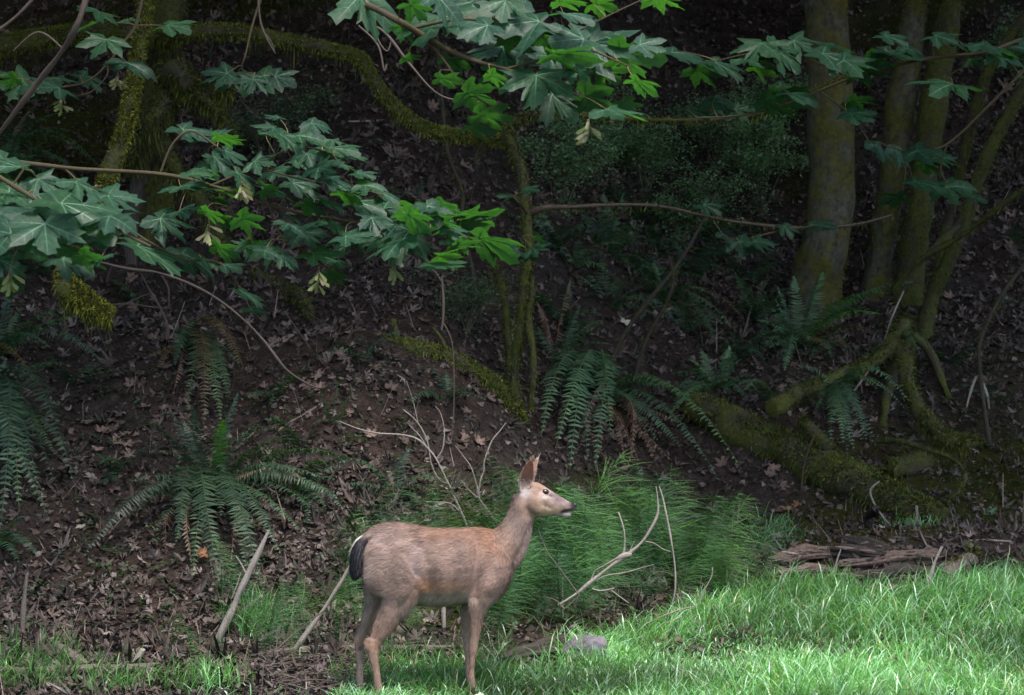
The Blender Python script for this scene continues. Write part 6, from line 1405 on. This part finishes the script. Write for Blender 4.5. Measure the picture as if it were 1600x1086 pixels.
# two overhanging crowns in front: the clearing's edge
# ------------------------------------------------------------------ brush pile and single fallen leaves
def dry_leaf_mesh(seed):
    r = np.random.default_rng(seed); o = leaf_outline(HALF, .06, r); m = len(o); mb = MB()
    ky, kx = r.uniform(.2, .6), r.uniform(-.25, .45)
    XY = np.concatenate([np.zeros((1, 2)), o * .5, o]); rr = np.hypot(*XY.T); a = np.arctan2(XY[:, 1], XY[:, 0])
    Z = ky * XY[:, 1] ** 2 + kx * XY[:, 0] ** 2 + .07 * rr * np.sin(5 * a + r.uniform(0, 6)) + .05 * rr * np.sin(9 * a)
    k = np.arange(m); kn = (k + 1) % m
    c = np.array([1., 1, 1]) * (1.05 - .25 * rr[:, None]) * r.uniform(.85, 1.15, (len(XY), 1))
    mb.add(np.c_[XY, Z], np.stack([1 + k, 1 + m + k, 1 + m + kn, 1 + kn], 1), c); mb.f.append(np.stack([np.zeros(m, int), 1 + k, 1 + kn], 1)); mb.m.append(np.zeros(m, int))
    return mb
def dry_mat(name, c0, c1):
    m, nt, out = new_mat(name); oc = nt.nodes.new('ShaderNodeTexCoord').outputs['Object']
    n1 = _noise(nt, oc, 4, 6, .7); c = _ramp(nt, n1, [(.3, c0), (.7, c1)])
    c = _mix(nt, 1., c, _attr(nt, 'col').outputs['Color'], 'MULTIPLY')
    oi = nt.nodes.new('ShaderNodeObjectInfo'); c = _mix(nt, 1., c, _ramp(nt, oi.outputs['Random'], [(0, (.6, .6, .6)), (1, (1.25, 1.2, 1.15))]), 'MULTIPLY')
    nt.links.new(_pbsdf(nt, c, .7, .25, _bump(nt, n1, .5, .01)).outputs[0], out.inputs[0]); return m
DM = dry_mat('brown_dry_leaf', (.075, .05, .04), (.2, .145, .122))
OM = dry_mat('orange_dry_leaf', (.14, .062, .032), (.3, .15, .08)); PM = dry_mat('pale_dry_leaf', (.2, .19, .15), (.42, .4, .33)); GM = dry_mat('green_fallen_leaf', (.05, .13, .05), (.12, .24, .1))
DRY = [dry_leaf_mesh(400 + k).mesh('dry_leaf', DM) for k in range(5)]
SPEC = {n: dry_leaf_mesh(420 + i).mesh('dry_leaf', m_) for i, (n, m_) in enumerate((('o', OM), ('p', PM), ('g', GM)))}
def drop_leaf(px, py, w, me, label, group=None):
    g = G(px, py); n = Vector(ground_normal(np.array([g.x]), np.array([g.y]))[0]) + Vector(RNG.normal(0, .22, 3)) + Vector((0, -.15, 0)); n.normalize()
    t = Vector(RNG.normal(size=3)); t = (t - n * t.dot(n)).normalized(); b = n.cross(t); s = w * g.y / FPX / 1.7
    o = bpy.data.objects.new('fallen_leaf', me); COL.objects.link(o)
    o.matrix_basis = Matrix.Translation(g + n * .022) @ Matrix((t, b, n)).transposed().to_4x4() @ Matrix.Diagonal((s, s, s, 1))
    tagged(o, label, 'leaf', group)
for px, py, w, k, lab in ((132, 978, 24, 'o', 'orange curled fallen leaf lying in the dark dirt on the left'), (1228, 798, 22, 'o', 'bright orange fallen leaf on the litter beside the mossy log'), (1247, 792, 16, 'o', 'small rusty fallen leaf next to the bright orange leaf'),
                          (129, 826, 20, 'p', 'pale whitish fallen leaf on the litter left of the large fern'), (226, 940, 14, 'p', 'tiny pale leaf on the dark dirt below the large fern'), 
                          (1548, 806, 26, 'g', 'green fallen maple leaf lying on the litter right of the log pile'), (1378, 830, 18, 'p', 'small pale green leaf at the foot of the mossy log'), (383, 818, 30, 'o', 'tan curled leaf caught on a frond of the large fern'), (320, 868, 26, 'o', 'reddish leaf lying under the large fern'),
                          (975, 505, 30, 'p', 'dull cream leaf on the slope beside the drooping brown fern'), (1185, 345, 0, 'p', '')):
    if w: drop_leaf(px, py, w, SPEC[k], lab)
for (x0, x1, y0, y1, n, lab) in ((150, 320, 575, 720, 26, 'brown fallen maple leaf in the litter left of the large fern'), (400, 800, 520, 700, 34, 'brown fallen maple leaf on the slope below the mossy crooked branch'), (180, 480, 430, 560, 20, 'brown fallen maple leaf on the slope under the maple sprays'),
                                 (1080, 1260, 590, 760, 14, 'brown fallen maple leaf beside the thick mossy log'), (1480, 1600, 120, 520, 24, 'brown fallen maple leaf on the slope behind the thin right-hand stems'), (480, 780, 130, 330, 20, 'brown fallen maple leaf on the high slope under the arching limb')):
    for k in range(n): drop_leaf(RNG.uniform(x0, x1), RNG.uniform(y0, y1), RNG.uniform(15, 28), DRY[RNG.integers(0, 5)], lab, lab.replace('brown fallen maple leaf', 'brown maple leaves'))
# dry brush around the deer's hind feet
mb = MB(); n = 0
for k in range(240):
    px, py = RNG.uniform(400, 620), RNG.uniform(1012, 1086); g = np.array(G(px, py)); a = RNG.uniform(0, 6.28); L = RNG.uniform(.05, .26)
    d = np.array([math.cos(a), math.sin(a) * .6, RNG.uniform(-.05, .35)]) * L
    tube(mb, [g + (0, 0, .01), g + d * .5 + (0, 0, .02), g + d + (0, 0, .01)], [.0035, .003, .0015], 5, 3, col=(1, 1, 1))
tagged(mb.build('brush_pile', M['deadbrown']), 'dry brown twigs strewn around the deer\'s hind feet', 'twigs', kind='stuff')
